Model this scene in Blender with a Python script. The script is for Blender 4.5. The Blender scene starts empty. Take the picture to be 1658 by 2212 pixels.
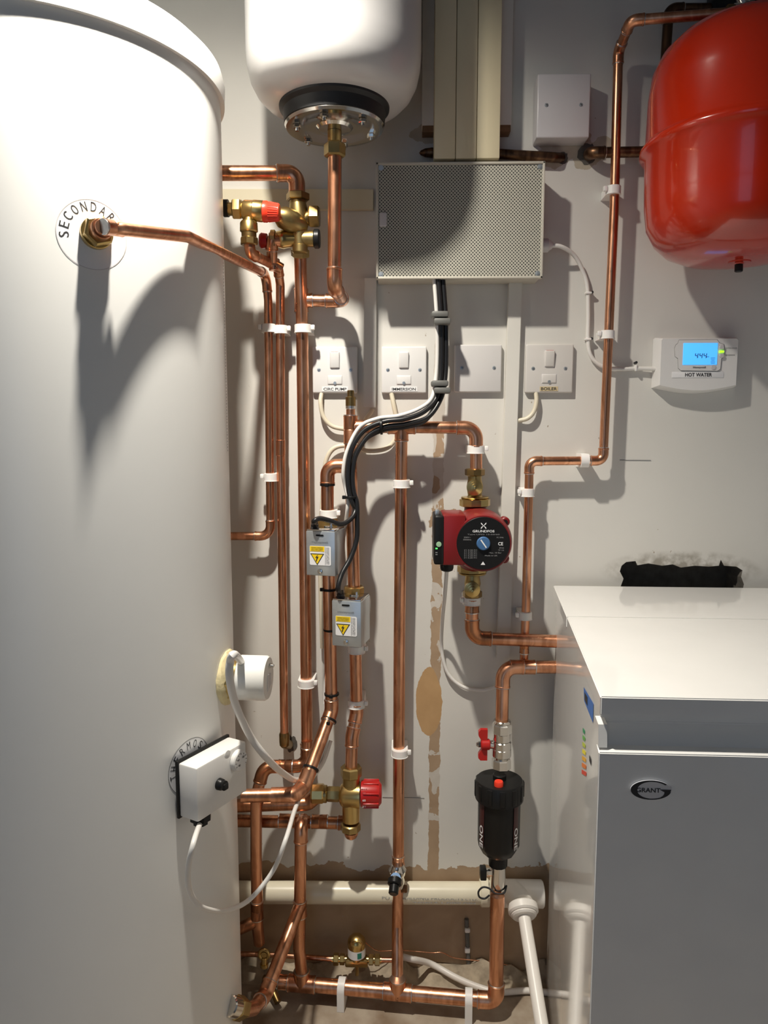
import bpy, bmesh, math, random
from mathutils import Vector, Matrix, noise
random.seed(4)
S = bpy.context.scene
COL = S.collection
# ------------------------------------------------------------------ camera
F = 1600.0; W, H = 1658, 2212
PITCH = math.radians(6.5); YAW = math.radians(1.3)
CAM = Vector((0, -1.43, 1.13))
cd = bpy.data.cameras.new('camera'); cam = bpy.data.objects.new('camera', cd); COL.objects.link(cam)
cam.location = CAM; cam.rotation_euler = (math.pi/2 - PITCH, 0, YAW)
cd.sensor_fit = 'VERTICAL'; cd.sensor_height = 36; cd.sensor_width = 27; cd.lens = 36*F/H
cd.clip_start = .01
S.camera = cam
# ------------------------------------------------------------------ light, world, exposure
S.view_settings.view_transform = 'Standard'; S.view_settings.look = 'None'
S.view_settings.gamma = 1; S.view_settings.exposure = 0.0
wd = bpy.data.worlds.new('world'); S.world = wd; wd.use_nodes = True
bg = wd.node_tree.nodes['Background']; bg.inputs[0].default_value = (.55, .68, 1, 1); bg.inputs[1].default_value = .18
def lamp(name, kind, loc, energy, col, rot=(0, 0, 0), **kw):
    l = bpy.data.lights.new(name, kind); l.energy = energy; l.color = col
    for k, v in kw.items(): setattr(l, k, v)
    o = bpy.data.objects.new(name, l); COL.objects.link(o); o.location = loc; o.rotation_euler = rot
    return o
KEY = (1, .94, .84)
lamp('ceiling_spotlight', 'SPOT', (-.235, -.592, 1.99), 50, KEY, spot_size=math.radians(164), spot_blend=1, shadow_soft_size=.02)
lamp('ceiling_spotlight_beam', 'SPOT', (-.235, -.592, 1.99), 52, KEY, spot_size=math.radians(112), spot_blend=1, shadow_soft_size=.02)
lamp('cool_daylight_fill', 'AREA', (-.55, -3.3, 1.05), 3.2, (.42, .66, 1), rot=(math.pi/2, 0, 0), shape='RECTANGLE', size=.85, size_y=1.8)  # added cool fill for daylight behind the camera; its doorway is invented
# ------------------------------------------------------------------ pixel to place helpers
def ray(px, py):
    X = px-829; u = 1106-py
    fw = F*math.cos(PITCH)+u*math.sin(PITCH); up = u*math.cos(PITCH)-F*math.sin(PITCH)
    return Vector((X*math.cos(YAW)-fw*math.sin(YAW), fw*math.cos(YAW)+X*math.sin(YAW), up))
def U(px, py, d=0.0):
    """point that stands d metres in front of the back wall"""
    r = ray(px, py); return CAM + r*((-d-CAM.y)/r.y)
def Z(px, py, z):
    r = ray(px, py); return CAM + r*((z-CAM.z)/r.z)
def hit(px, py, P0, N):
    r = ray(px, py); return CAM + r*((P0-CAM).dot(N)/r.dot(N))
def mpp(d): return (1.43-d)/F*1.0      # metres per pixel, roughly
# ------------------------------------------------------------------ materials
def nmat(name): 
    m = bpy.data.materials.new(name); m.use_nodes = True
    return m, m.node_tree.nodes, m.node_tree.links, m.node_tree.nodes['Principled BSDF']
def mat(name, col, rough=.5, metal=0, coat=0, var=0, scale=20, bump=0, trans=0, emit=0, spec=None, sss=0):
    m, N, L, b = nmat(name)
    b.inputs['Base Color'].default_value = (*col, 1); b.inputs['Roughness'].default_value = rough
    b.inputs['Metallic'].default_value = metal; b.inputs['Coat Weight'].default_value = coat
    b.inputs['Coat Roughness'].default_value = .05
    if spec is not None: b.inputs['Specular IOR Level'].default_value = spec
    if trans: b.inputs['Transmission Weight'].default_value = trans
    if sss:
        b.inputs['Subsurface Weight'].default_value = sss; b.inputs['Subsurface Scale'].default_value = .004
    if emit:
        b.inputs['Emission Color'].default_value = (*col, 1); b.inputs['Emission Strength'].default_value = emit
    tc = N.new('ShaderNodeTexCoord'); nz = N.new('ShaderNodeTexNoise')
    nz.inputs['Scale'].default_value = scale; nz.inputs['Detail'].default_value = 6
    L.new(tc.outputs['Object'], nz.inputs['Vector'])
    mx = N.new('ShaderNodeMix'); mx.data_type = 'RGBA'
    v = var if var else .03
    mx.inputs[6].default_value = (*[c*(1-v) for c in col], 1); mx.inputs[7].default_value = (*[min(1, c*(1+v)) for c in col], 1)
    L.new(nz.outputs['Fac'], mx.inputs[0]); L.new(mx.outputs[2], b.inputs['Base Color'])
    if bump:
        bp = N.new('ShaderNodeBump'); bp.inputs['Strength'].default_value = bump; bp.inputs['Distance'].default_value = .002
        L.new(nz.outputs['Fac'], bp.inputs['Height']); L.new(bp.outputs[0], b.inputs['Normal'])
    return m
def copper_mat(name, c1, c2, rough, lo=.42, hi=.62):
    m, N, L, b = nmat(name)
    b.inputs['Metallic'].default_value = 1
    tc = N.new('ShaderNodeTexCoord'); mp = N.new('ShaderNodeMapping'); mp.inputs['Scale'].default_value = (60, 60, 9)
    nz = N.new('ShaderNodeTexNoise'); nz.inputs['Scale'].default_value = 1; nz.inputs['Detail'].default_value = 7; nz.inputs['Distortion'].default_value = .8
    cr = N.new('ShaderNodeValToRGB'); cr.color_ramp.elements[0].position = lo; cr.color_ramp.elements[1].position = hi
    cr.color_ramp.elements[0].color = (*c2, 1); cr.color_ramp.elements[1].color = (*c1, 1)
    L.new(tc.outputs['Object'], mp.inputs[0]); L.new(mp.outputs[0], nz.inputs['Vector']); L.new(nz.outputs['Fac'], cr.inputs[0]); L.new(cr.outputs[0], b.inputs['Base Color'])
    n2 = N.new('ShaderNodeTexNoise'); n2.inputs['Scale'].default_value = 35
    mr = N.new('ShaderNodeMapRange'); mr.inputs[3].default_value = rough-.06; mr.inputs[4].default_value = rough+.12
    L.new(tc.outputs['Object'], n2.inputs['Vector']); L.new(n2.outputs['Fac'], mr.inputs[0]); L.new(mr.outputs[0], b.inputs['Roughness'])
    return m
COPPER = copper_mat('copper', (.83, .43, .26), (.58, .27, .15), .28)
COPDARK = copper_mat('weathered copper', (.62, .28, .14), (.33, .15, .08), .28)
COPOLD = copper_mat('old brown copper', (.20, .11, .06), (.09, .05, .03), .38)
BRASS = mat('brass', (.62, .45, .18), .28, 1, var=.2, scale=60)
BRASSD = mat('dull brass', (.42, .31, .13), .36, 1, var=.3, scale=60)
BRASSO = mat('old brass', (.30, .20, .08), .35, 1, var=.4, scale=60)
CHROME = mat('chrome', (.72, .70, .66), .14, 1)
STEEL = mat('zinc plated steel', (.56, .60, .62), .34, .75, var=.10, scale=40)
SOLDER = mat('solder', (.66, .63, .60), .3, 1, var=.2, scale=200)
WHITEP = mat('white plastic', (.80, .78, .74), .35)
CLIPM = mat('white clip plastic', (.86, .84, .81), .4, sss=.15)
SWITCHW = mat('switch plate white', (.78, .77, .75), .28)
CREAM = mat('cream trunking plastic', (.70, .62, .42), .42)
CREAM2 = mat('cream trim plastic', (.66, .60, .44), .42)
PVC = mat('cream waste pipe', (.76, .70, .54), .30, var=.12, scale=14)
PVCW = mat('white waste pipe', (.82, .78, .72), .35)
TRUNKW = mat('white painted trunking', (.72, .70, .64), .5)
VESSELW = mat('vessel grey white enamel', (.60, .59, .58), .30, coat=.25)
ENAMEL = mat('white enamel', (.86, .85, .80), .30, coat=.15)
CYLM = mat('cylinder casing', (.84, .835, .80), .33, var=.015)
BOILW = mat('boiler white enamel', (.84, .83, .80), .10, coat=.5)
REDV = mat('red vessel paint', (.43, .018, .002), .20, coat=.45, bump=.03, scale=90)
REDP = mat('dark red pump paint', (.19, .008, .009), .38, bump=.05, scale=200)
REDK = mat('red plastic', (.46, .014, .012), .32)
REDB = mat('bright red plastic', (.85, .05, .02), .35)
BLACK = mat('black plastic', (.010, .010, .010), .38, spec=.25)
BLACKR = mat('black rubber', (.015, .015, .016), .55)
INK = mat('black ink', (.02, .02, .022), .6)
INKG = mat('grey ink', (.22, .22, .22), .6)
GREYP = mat('grey plastic', (.13, .13, .12), .5)
LGREY = mat('light grey plastic', (.62, .60, .60), .45)
WHITEI = mat('white print', (.85, .85, .85), .5)
YELLOW = mat('yellow sticker', (.90, .62, .01), .45)
STICK = mat('white sticker', (.84, .84, .84), .4)
BLUEK = mat('blue knob', (.06, .15, .32), .35)
WOOD = mat('brown bare wood', (.20, .11, .05), .7, var=.4)
FOAM = mat('yellow foam', (.72, .62, .36), .9, bump=.8, scale=80, var=.15)
CABW = mat('white cable', (.78, .76, .72), .38)
CABC = mat('cream cable', (.68, .62, .48), .42)
CABB = mat('black cable', (.012, .012, .013), .35)
HOLE = mat('dark hole', (.11, .10, .085), .95, var=.5, bump=1, scale=60)
GREENL = mat('green led', (.1, 1, .15), .3, emit=1.2)
GREENL2 = mat('lime led', (.35, 1, .02), .3, emit=1.6)
LCD = mat('lcd backlight', (.075, .42, .98), .3, emit=.95)
LCDI = mat('lcd digits', (.02, .05, .16), .4)
GREENLAB = mat('green label', (.02, .22, .16), .5)
BLUEST = mat('blue sticker', (.03, .14, .45), .4)
SMOOTHP = mat('filter strip', (.05, .012, .012), .4)
def perforated():
    m, N, L, b = nmat('perforated grille')
    tc = N.new('ShaderNodeTexCoord'); mp = N.new('ShaderNodeMapping'); mp.inputs['Rotation'].default_value = (0, math.radians(45), 0); mp.inputs['Scale'].default_value = (235, 235, 235)
    L.new(tc.outputs['Object'], mp.inputs[0])
    fr = N.new('ShaderNodeVectorMath'); fr.operation = 'FRACTION'; L.new(mp.outputs[0], fr.inputs[0])
    sb = N.new('ShaderNodeVectorMath'); sb.operation = 'SUBTRACT'; sb.inputs[1].default_value = (.5, .5, .5); L.new(fr.outputs[0], sb.inputs[0])
    ml = N.new('ShaderNodeVectorMath'); ml.operation = 'MULTIPLY'; ml.inputs[1].default_value = (1, 0, 1); L.new(sb.outputs[0], ml.inputs[0])
    ln = N.new('ShaderNodeVectorMath'); ln.operation = 'LENGTH'; L.new(ml.outputs[0], ln.inputs[0])
    lt = N.new('ShaderNodeMath'); lt.operation = 'LESS_THAN'; lt.inputs[1].default_value = .31; L.new(ln.outputs['Value'], lt.inputs[0])
    mx = N.new('ShaderNodeMix'); mx.data_type = 'RGBA'; mx.inputs[6].default_value = (.50, .48, .40, 1); mx.inputs[7].default_value = (.035, .035, .032, 1)
    L.new(lt.outputs[0], mx.inputs[0]); L.new(mx.outputs[2], b.inputs['Base Color']); b.inputs['Roughness'].default_value = .5
    return m
PERF = perforated()
# ------------------------------------------------------------------ object helpers
ROOT = {}
def thing(name, label, cat, loc, group=None):
    o = bpy.data.objects.new(name, None); COL.objects.link(o); o.empty_display_size = .02
    o.location = loc; o['label'] = label; o['category'] = cat
    if group: o['group'] = group
    ROOT[o.name] = Vector(loc); return o
def obj(name, bm, m, parent=None, label=None, sharp=32, flat=False):
    base = ROOT[parent.name] if parent else None
    if base is not None: bmesh.ops.translate(bm, verts=bm.verts, vec=-base)
    bmesh.ops.recalc_face_normals(bm, faces=bm.faces)
    for f in bm.faces: f.smooth = not flat
    for e in bm.edges:
        if len(e.link_faces) == 2 and e.calc_face_angle(0) > math.radians(sharp): e.smooth = False
    me = bpy.data.meshes.new(name); bm.to_mesh(me); bm.free()
    for x in (m if isinstance(m, (list, tuple)) else [m]): me.materials.append(x)
    o = bpy.data.objects.new(name, me); COL.objects.link(o)
    if parent: o.parent = parent; ROOT[o.name] = base
    else: ROOT[o.name] = Vector((0, 0, 0))
    if label: o['label'] = label
    return o
def solo(name, bm, m, label, cat, group=None, sharp=32):
    # one mesh thing with its origin at its own centre
    c = Vector((0, 0, 0))
    for v in bm.verts: c += v.co
    c /= max(1, len(bm.verts))
    bmesh.ops.translate(bm, verts=bm.verts, vec=-c)
    o = obj(name, bm, m, None, None, sharp); o.location = c
    ROOT[o.name] = c
    o['label'] = label; o['category'] = cat
    if group: o['group'] = group
    return o
def frame(axis, up=Vector((0, 0, 1))):
    a = Vector(axis).normalized()
    if abs(a.dot(up)) > .97: up = Vector((0, -1, 0))
    x = up.cross(a).normalized(); y = a.cross(x)
    return x, y, a
def lathe(bm, prof, O, axis, n=32, phase=0, mi=0, cap=True):
    x, y, a = frame(axis); O = Vector(O); rings = []
    for h, r in prof:
        if r < 1e-6: rings.append([bm.verts.new(O+a*h)])
        else: rings.append([bm.verts.new(O+a*h+(x*math.cos(phase+2*math.pi*i/n)+y*math.sin(phase+2*math.pi*i/n))*r) for i in range(n)])
    for A, B in zip(rings, rings[1:]):
        for i in range(n):
            j = (i+1) % n
            if len(A) == 1 and len(B) == 1: continue
            if len(A) == 1: f = bm.faces.new((A[0], B[i], B[j]))
            elif len(B) == 1: f = bm.faces.new((A[i], A[j], B[0]))
            else: f = bm.faces.new((A[i], A[j], B[j], B[i]))
            f.material_index = mi
    if cap:
        for R in (rings[0], rings[-1]):
            if len(R) > 2:
                f = bm.faces.new(R); f.material_index = mi
    return bm
def cyl(bm, A, B, r, n=24, bev=0, phase=0, mi=0):
    A = Vector(A); B = Vector(B); L = (B-A).length; b = min(bev, L*.4, r*.5)
    p = [(0, r-b), (b, r), (L-b, r), (L, r-b)] if b else [(0, r), (L, r)]
    return lathe(bm, p, A, B-A, n, phase, mi)
def hexnut(bm, A, B, r, phase=0, n=6):
    A = Vector(A); B = Vector(B); L = (B-A).length
    return lathe(bm, [(0, r*.87), (L*.12, r), (L*.88, r), (L, r*.87)], A, B-A, n, phase)
def box(bm, c, s, bev=0, R=None, mi=0, seg=2):
    r = bmesh.ops.create_cube(bm, size=1); vs = r['verts']
    bmesh.ops.scale(bm, vec=Vector(s), verts=vs)
    if bev:
        es = list({e for v in vs for e in v.link_edges})
        g = bmesh.ops.bevel(bm, geom=es, offset=bev, segments=seg, affect='EDGES', profile=.5)
        vs = list({v for f in g['faces'] for v in f.verts} | {v for v in vs if v.is_valid})
        # collect the whole island
        st = list(vs); seen = set(st)
        while st:
            v = st.pop()
            for e in v.link_edges:
                o = e.other_vert(v)
                if o not in seen: seen.add(o); st.append(o)
        vs = list(seen)
    if R is not None: bmesh.ops.rotate(bm, cent=(0, 0, 0), matrix=R, verts=vs)
    bmesh.ops.translate(bm, vec=Vector(c), verts=vs)
    for f in {f for v in vs for f in v.link_faces}: f.material_index = mi
    return vs
def NB(): return bmesh.new()
def prism(bm, pts, vec, mi=0):
    """closed outline pushed along vec"""
    vec = Vector(vec)
    a = [bm.verts.new(Vector(p)) for p in pts]; b = [bm.verts.new(Vector(p)+vec) for p in pts]; n = len(a)
    for i in range(n):
        f = bm.faces.new((a[i], a[(i+1) % n], b[(i+1) % n], b[i])); f.material_index = mi
    for R in (a, b):
        f = bm.faces.new(R); f.material_index = mi
    return bm
def fillet(pts, rad):
    pts = [Vector(p) for p in pts]
    if isinstance(rad, (int, float)): rad = [rad]*len(pts)
    out = [pts[0]]; marks = []
    for i in range(1, len(pts)-1):
        P = pts[i]; a = (pts[i-1]-P); b = (pts[i+1]-P); la, lb = a.length, b.length; a.normalize(); b.normalize()
        ang = a.angle(b)
        if ang > math.radians(176): out.append(P); marks.append(None); continue
        t = min(rad[i]/math.tan(ang/2), la*.48, lb*.48); R = t*math.tan(ang/2)
        c = P+(a+b).normalized()*(R/math.sin(ang/2)); s = P+a*t-c; e = P+b*t-c
        tot = math.pi-ang; n = max(5, int(tot/.16)); arc = []
        ax = s.cross(e).normalized()
        for k in range(n+1): arc.append(c+Matrix.Rotation(tot*k/n, 3, ax) @ s)
        out += arc; marks.append((arc, a, b))
    out.append(pts[-1]); return out, marks
def sweep(bm, path, r, n=20, mi=0, flat=None):
    path = [Vector(p) for p in path]
    q = [path[0]]
    for p in path[1:]:
        if (p-q[-1]).length > 1e-5: q.append(p)
    path = q; m = len(path)
    T = []
    for i in range(m):
        t = (path[min(i+1, m-1)]-path[i]).normalized() + (path[i]-path[max(i-1, 0)]).normalized() if 0 < i < m-1 else (path[min(i+1, m-1)]-path[max(i-1, 0)])
        T.append(t.normalized())
    x, y, _ = frame(T[0]); prev = T[0]; rings = []
    for i, P in enumerate(path):
        rot = prev.rotation_difference(T[i]); x = rot @ x; x = (x-T[i]*x.dot(T[i])).normalized(); y = T[i].cross(x); prev = T[i]
        rr = r[i] if isinstance(r, (list, tuple)) else r
        rings.append([bm.verts.new(P+(x*math.cos(2*math.pi*k/n)+y*math.sin(2*math.pi*k/n))*rr) for k in range(n)])
    for A, B in zip(rings, rings[1:]):
        for k in range(n):
            f = bm.faces.new((A[k], A[(k+1) % n], B[(k+1) % n], B[k])); f.material_index = mi
    for R in (rings[0], rings[-1]):
        f = bm.faces.new(R); f.material_index = mi
    return bm
def spline(pts, k=8):
    P = [Vector(p) for p in pts]; P = [P[0]*2-P[1]]+P+[P[-1]*2-P[-2]]; out = []
    for i in range(1, len(P)-2):
        a, b, c, d = P[i-1:i+3]
        for j in range(k):
            t = j/k; out.append(.5*((2*b)+(c-a)*t+(2*a-5*b+4*c-d)*t*t+(3*b-a-3*c+d)*t**3))
    out.append(P[-2]); return out
def cable(bm, pts, r, n=12, mi=0): return sweep(bm, spline(pts), r, n, mi)
def plumb(root, pts, r, rad=None, mcol=None, fcol=None, fit=None, solder=True, pipe='pipe'):
    """a tube along pts; every marked corner gets a soldered elbow fitting"""
    rad = rad or r*1.9
    mcol = mcol or COPPER; fcol = fcol or mcol
    path, marks = fillet(pts, rad)
    p = obj(pipe, sweep(NB(), path, r), mcol, root)
    for i, mk in enumerate(marks):
        if mk is None or (fit is not None and not fit[i]): continue
        arc, a, b = mk; so = r*1.15
        ext = [arc[0]+a*so]+arc+[arc[-1]+b*so]
        bm = sweep(NB(), ext, r*1.14)
        for q, d in ((ext[0], a), (ext[-1], b)): cyl(bm, q-d*.002, q+d*.0012, r*1.2, 20, .0006)
        e = obj('elbow', bm, fcol, root)
        if solder:
            for q, d in ((ext[0], a), (ext[-1], b)): obj('solder_ring', cyl(NB(), q+d*.0010, q+d*.0026, r*1.13, 20, .0005), SOLDER, e)
    return p
def tee(root, P, dirs, r, L=None, mcol=None):
    L = L or r*2.0; bm = NB(); P = Vector(P)
    for d in dirs:
        d = Vector(d).normalized(); cyl(bm, P-d*r*.2, P+d*L, r*1.15, 22); cyl(bm, P+d*(L-.002), P+d*(L+.001), r*1.2, 22, .0006)
    bmesh.ops.create_icosphere(bm, subdivisions=3, radius=r*1.13, matrix=Matrix.Translation(P))
    e = obj('tee_fitting', bm, mcol or COPPER, root)
    for d in dirs:
        d = Vector(d).normalized(); obj('solder_ring', cyl(NB(), P+d*(L+.0008), P+d*(L+.0026), r*1.13, 20, .0005), SOLDER, e)
    return e
def coupler(root, P, d, r, L=.016, m=None, name='coupling'):
    bm = NB(); d = Vector(d).normalized(); P = Vector(P)
    lathe(bm, [(-L, r), (-L+.001, r*1.17), (-L+.003, r*1.11), (-.0015, r*1.10), (0, r*1.04), (.0015, r*1.10), (L-.003, r*1.11), (L-.001, r*1.17), (L, r)], P, d, 22)
    e = obj(name, bm, m or COPPER, root)
    obj('solder_ring', cyl(NB(), P+d*(L-.001), P+d*(L+.0012), r*1.1, 20), SOLDER, e); obj('solder_ring', cyl(NB(), P-d*(L+.0012), P-d*(L-.001), r*1.1, 20), SOLDER, e)
def textmesh(s):
    cu = bpy.data.curves.new('t', 'FONT'); cu.body = s; cu.size = 1; cu.align_x = 'LEFT'; cu.resolution_u = 3; cu.offset = .018 if 1 < len(s) < 30 else 0
    o = bpy.data.objects.new('t', cu); COL.objects.link(o)
    bpy.context.view_layer.update(); dg = bpy.context.evaluated_depsgraph_get()
    me = bpy.data.meshes.new_from_object(o.evaluated_get(dg)); bpy.data.objects.remove(o)
    vs = [v.co.copy() for v in me.vertices]; fs = [list(p.vertices) for p in me.polygons]
    bpy.data.meshes.remove(me); bpy.data.curves.remove(cu)
    x0 = min(v.x for v in vs); x1 = max(v.x for v in vs); y0 = min(v.y for v in vs); y1 = max(v.y for v in vs)
    return [((v.x-x0)/(x1-x0)-.5, (v.y-y0)/(y1-y0)-.5) for v in vs], fs
TM = {}
def text(bm, s, c, right, up, w, h, fn=None, mi=0):
    if s not in TM: TM[s] = textmesh(s)
    vs, fs = TM[s]; c = Vector(c); right = Vector(right).normalized(); up = Vector(up).normalized()
    P = [bm.verts.new(fn(u*w, v*h) if fn else c+right*(u*w)+up*(v*h)) for u, v in vs]
    for f in fs:
        try: bm.faces.new([P[i] for i in f]).material_index = mi
        except ValueError: pass
    return bm
X = Vector((1, 0, 0)); Y = Vector((0, 1, 0)); ZA = Vector((0, 0, 1))
def struct(o): o['kind'] = 'structure'; return o
# ================================================================== ROOM SHELL
def wallmat():
    m, N, L, b = nmat('painted wall'); 
    tc = N.new('ShaderNodeTexCoord'); sep = N.new('ShaderNodeSeparateXYZ'); L.new(tc.outputs['Object'], sep.inputs[0])
    def M(op, a, bb=None, c=None):
        n = N.new('ShaderNodeMath'); n.operation = op
        for i, v in enumerate((a, bb, c)):
            if v is None: continue
            if isinstance(v, (int, float)): n.inputs[i].default_value = v
            else: L.new(v, n.inputs[i])
        return n.outputs[0]
    def NZ(sc, det=6, dist=0):
        n = N.new('ShaderNodeTexNoise'); n.inputs['Scale'].default_value = sc; n.inputs['Detail'].default_value = det; n.inputs['Distortion'].default_value = dist
        L.new(tc.outputs['Object'], n.inputs['Vector']); return n.outputs['Fac']
    def mix(f, a, bb):
        n = N.new('ShaderNodeMix'); n.data_type = 'RGBA'; L.new(f, n.inputs[0])
        for i, v in ((6, a), (7, bb)):
            if isinstance(v, tuple): n.inputs[i].default_value = (*v, 1)
            else: L.new(v, n.inputs[i])
        return n.outputs[2]
    x, z = sep.outputs[0], sep.outputs[2]
    n1 = NZ(9, 8); n2 = NZ(45, 6); n3 = NZ(3, 3)
    paint = mix(n3, (.66, .64, .59), (.74, .72, .67))
    plaster = mix(NZ(14, 8, 1.0), (.30, .20, .12), (.52, .38, .25))
    patch = mix(NZ(30, 8), (.42, .25, .11), (.58, .37, .18))
    jag = M('MULTIPLY', M('SUBTRACT', n1, .5), .10)
    jag2 = M('MULTIPLY', M('SUBTRACT', n2, .5), .035)
    zl = U(700, 1868).z
    low = M('LESS_THAN', M('ADD', z, M('ADD', jag, jag2)), zl)
    # vertical filled chase under the grey box
    gt = U(948, 880); gb = U(935, 1870)
    slope = (gt.x-gb.x)/(gt.z-gb.z)
    gx = M('ADD', M('MULTIPLY', M('SUBTRACT', z, gb.z), slope), gb.x)
    dxg = M('ABSOLUTE', M('SUBTRACT', M('ADD', x, M('MULTIPLY', jag2, .35)), gx))
    gin = M('MULTIPLY', M('LESS_THAN', dxg, .0105), M('LESS_THAN', z, gt.z+.12))
    gcov = M('GREATER_THAN', M('ADD', NZ(22, 5, .6), M('MULTIPLY', M('SUBTRACT', .82, z), .20)), .50)
    g = M('MULTIPLY', gin, gcov)
    def ell(px, py, rx, rz, jk=.6):
        c = U(px, py)
        a = M('POWER', M('DIVIDE', M('SUBTRACT', x, c.x), rx), 2.0); d = M('POWER', M('DIVIDE', M('SUBTRACT', z, c.z), rz), 2.0)
        return M('LESS_THAN', M('ADD', M('ADD', a, d), M('MULTIPLY', M('SUBTRACT', n2, .5), jk)), 1.0)
    col = mix(gin, paint, mix(n2, (.52, .47, .40), (.66, .62, .56)))
    col = mix(g, col, plaster)
    col = mix(ell(926, 1517, .026, .070), col, patch)
    pc = M('MULTIPLY', M('LESS_THAN', M('ABSOLUTE', M('SUBTRACT', M('ADD', x, jag2), U(968, 1112).x)), .035), M('LESS_THAN', M('ABSOLUTE', M('SUBTRACT', M('ADD', z, jag2), U(968, 1118).z)), .016))
    col = mix(pc, col, plaster)
    # old plaster under the blank box and round the old pipe ends
    for e in ((1225, 308, .050, .026, 2.2), (1195, 340, .035, .018, 2.5), (1268, 335, .028, .026, 2.5), (1300, 312, .018, .014, 2.0), (918, 290, .026, .018, 2.0)):
        col = mix(ell(*e), col, mix(n2, (.40, .34, .24), (.62, .56, .46)))
    col = mix(low, col, plaster)
    cs = U(1472, 1232); ea = M('POWER', M('DIVIDE', M('SUBTRACT', x, cs.x), .150), 2.0); eb = M('POWER', M('DIVIDE', M('SUBTRACT', z, cs.z), .038), 2.0)
    soot = M('MAXIMUM', M('SUBTRACT', 1.15, M('ADD', ea, eb)), 0.0)
    soot = M('MINIMUM', M('MULTIPLY', soot, M('MULTIPLY', M('MAXIMUM', M('SUBTRACT', n2, .38), 0.0), 5.0)), .85)
    col = mix(soot, col, (.30, .27, .22))
    # faint scuffs and specks
    sp = M('GREATER_THAN', NZ(70, 3), .74)
    col = mix(sp, col, (.40, .34, .27))
    L.new(col, b.inputs['Base Color']); b.inputs['Roughness'].default_value = .62
    bp = N.new('ShaderNodeBump'); bp.inputs['Strength'].default_value = .35; bp.inputs['Distance'].default_value = .004
    hh = M('ADD', M('MULTIPLY', NZ(16, 6), .5), M('ADD', M('MULTIPLY', low, -.5), M('MULTIPLY', gin, -.4)))
    L.new(hh, bp.inputs['Height']); L.new(bp.outputs[0], b.inputs['Normal'])
    return m
WALL = wallmat()
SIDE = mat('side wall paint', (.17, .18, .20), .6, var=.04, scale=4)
SIDEW = mat('side wall white paint', (.46, .50, .55), .6, var=.04, scale=4)
def floormat():
    m, N, L, b = nmat('concrete floor'); tc = N.new('ShaderNodeTexCoord')
    a = N.new('ShaderNodeTexNoise'); a.inputs['Scale'].default_value = 9; a.inputs['Detail'].default_value = 9
    L.new(tc.outputs['Object'], a.inputs['Vector']); cr = N.new('ShaderNodeValToRGB'); e = cr.color_ramp.elements
    e[0].position = .35; e[0].color = (.24, .17, .11, 1); e[1].position = .6; e[1].color = (.48, .41, .32, 1)
    n = e.new(.72); n.color = (.56, .42, .27, 1)
    L.new(a.outputs['Fac'], cr.inputs[0]); L.new(cr.outputs[0], b.inputs['Base Color']); b.inputs['Roughness'].default_value = .85
    bp = N.new('ShaderNodeBump'); bp.inputs['Strength'].default_value = .6; bp.inputs['Distance'].default_value = .01
    L.new(a.outputs['Fac'], bp.inputs['Height']); L.new(bp.outputs[0], b.inputs['Normal']); return m
FLOOR = floormat()
def curve_sheet(outer, holes):
    cu = bpy.data.curves.new('c', 'CURVE'); cu.dimensions = '2D'; cu.fill_mode = 'BOTH'
    for pl in [outer]+holes:
        s = cu.splines.new('POLY'); s.points.add(len(pl)-1); s.use_cyclic_u = True
        for i, (a, b) in enumerate(pl): s.points[i].co = (a, b, 0, 1)
    o = bpy.data.objects.new('c', cu); COL.objects.link(o); bpy.context.view_layer.update()
    me = bpy.data.meshes.new_from_object(o.evaluated_get(bpy.context.evaluated_depsgraph_get())); bpy.data.objects.remove(o)
    bm = NB(); vs = [bm.verts.new((v.co.x, 0, v.co.y)) for v in me.vertices]
    for p in me.polygons:
        try: bm.faces.new([vs[i] for i in p.vertices])
        except ValueError: pass
    return bm
# jagged opening in the plaster behind the boiler
hp = [(1342, 1222), (1352, 1214), (1372, 1212), (1376, 1221), (1400, 1217), (1430, 1222), (1452, 1219), (1470, 1226), (1500, 1222), (1530, 1224), (1552, 1222), (1556, 1209), (1563, 1222), (1590, 1224), (1603, 1232), (1600, 1246), (1606, 1262), (1600, 1290), (1606, 1320), (1560, 1322), (1500, 1330), (1430, 1320), (1350, 1322), (1342, 1300), (1338, 1272), (1346, 1250), (1338, 1234)]
hole = [(U(*q).x, U(*q).z) for q in hp]
XL, XR, YB, ZC = -.98, 1.02, -3.2, 2.03
wb = struct(obj('wall_back', curve_sheet([(XL, 0), (XR, 0), (XR, ZC), (XL, ZC)], [hole]), WALL, flat=True))
bm = NB(); n = len(hole)
r0 = [bm.verts.new((a, 0, b)) for a, b in hole]
cx = sum(a for a, b in hole)/n; cz = sum(b for a, b in hole)/n
r1 = [bm.verts.new((cx+(a-cx)*.97+random.uniform(-.004, .004), .03+random.uniform(-.006, .006), cz+(b-cz)*.95+random.uniform(-.003, .003))) for a, b in hole]
r2 = [bm.verts.new((cx+(a-cx)*.93, .055, cz+(b-cz)*.9)) for a, b in hole]
for A, B in ((r0, r1), (r1, r2)):
    for i in range(n): bm.faces.new((A[i], A[(i+1) % n], B[(i+1) % n], B[i]))
bm.faces.new(r2)
obj('broken_recess', bm, HOLE, wb)
bm = NB(); box(bm, ((XL+XR)/2, .10, ZC/2), (XR-XL+.2, .04, ZC)); struct(obj('trim_1', bm, SIDE))     # masonry behind the plaster
def slab(name, c, s, m): 
    bm = NB(); box(bm, c, s); return struct(obj(name, bm, m))
slab('floor', ((XL+XR)/2, YB/2, -.05), (XR-XL, -YB+.2, .1), FLOOR)
slab('ceiling', ((XL+XR)/2, YB/2, ZC+.05), (XR-XL, -YB+.2, .1), SIDE)
slab('wall_left', (XL-.05, YB/2, ZC/2), (.1, -YB, ZC), SIDEW)
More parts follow.
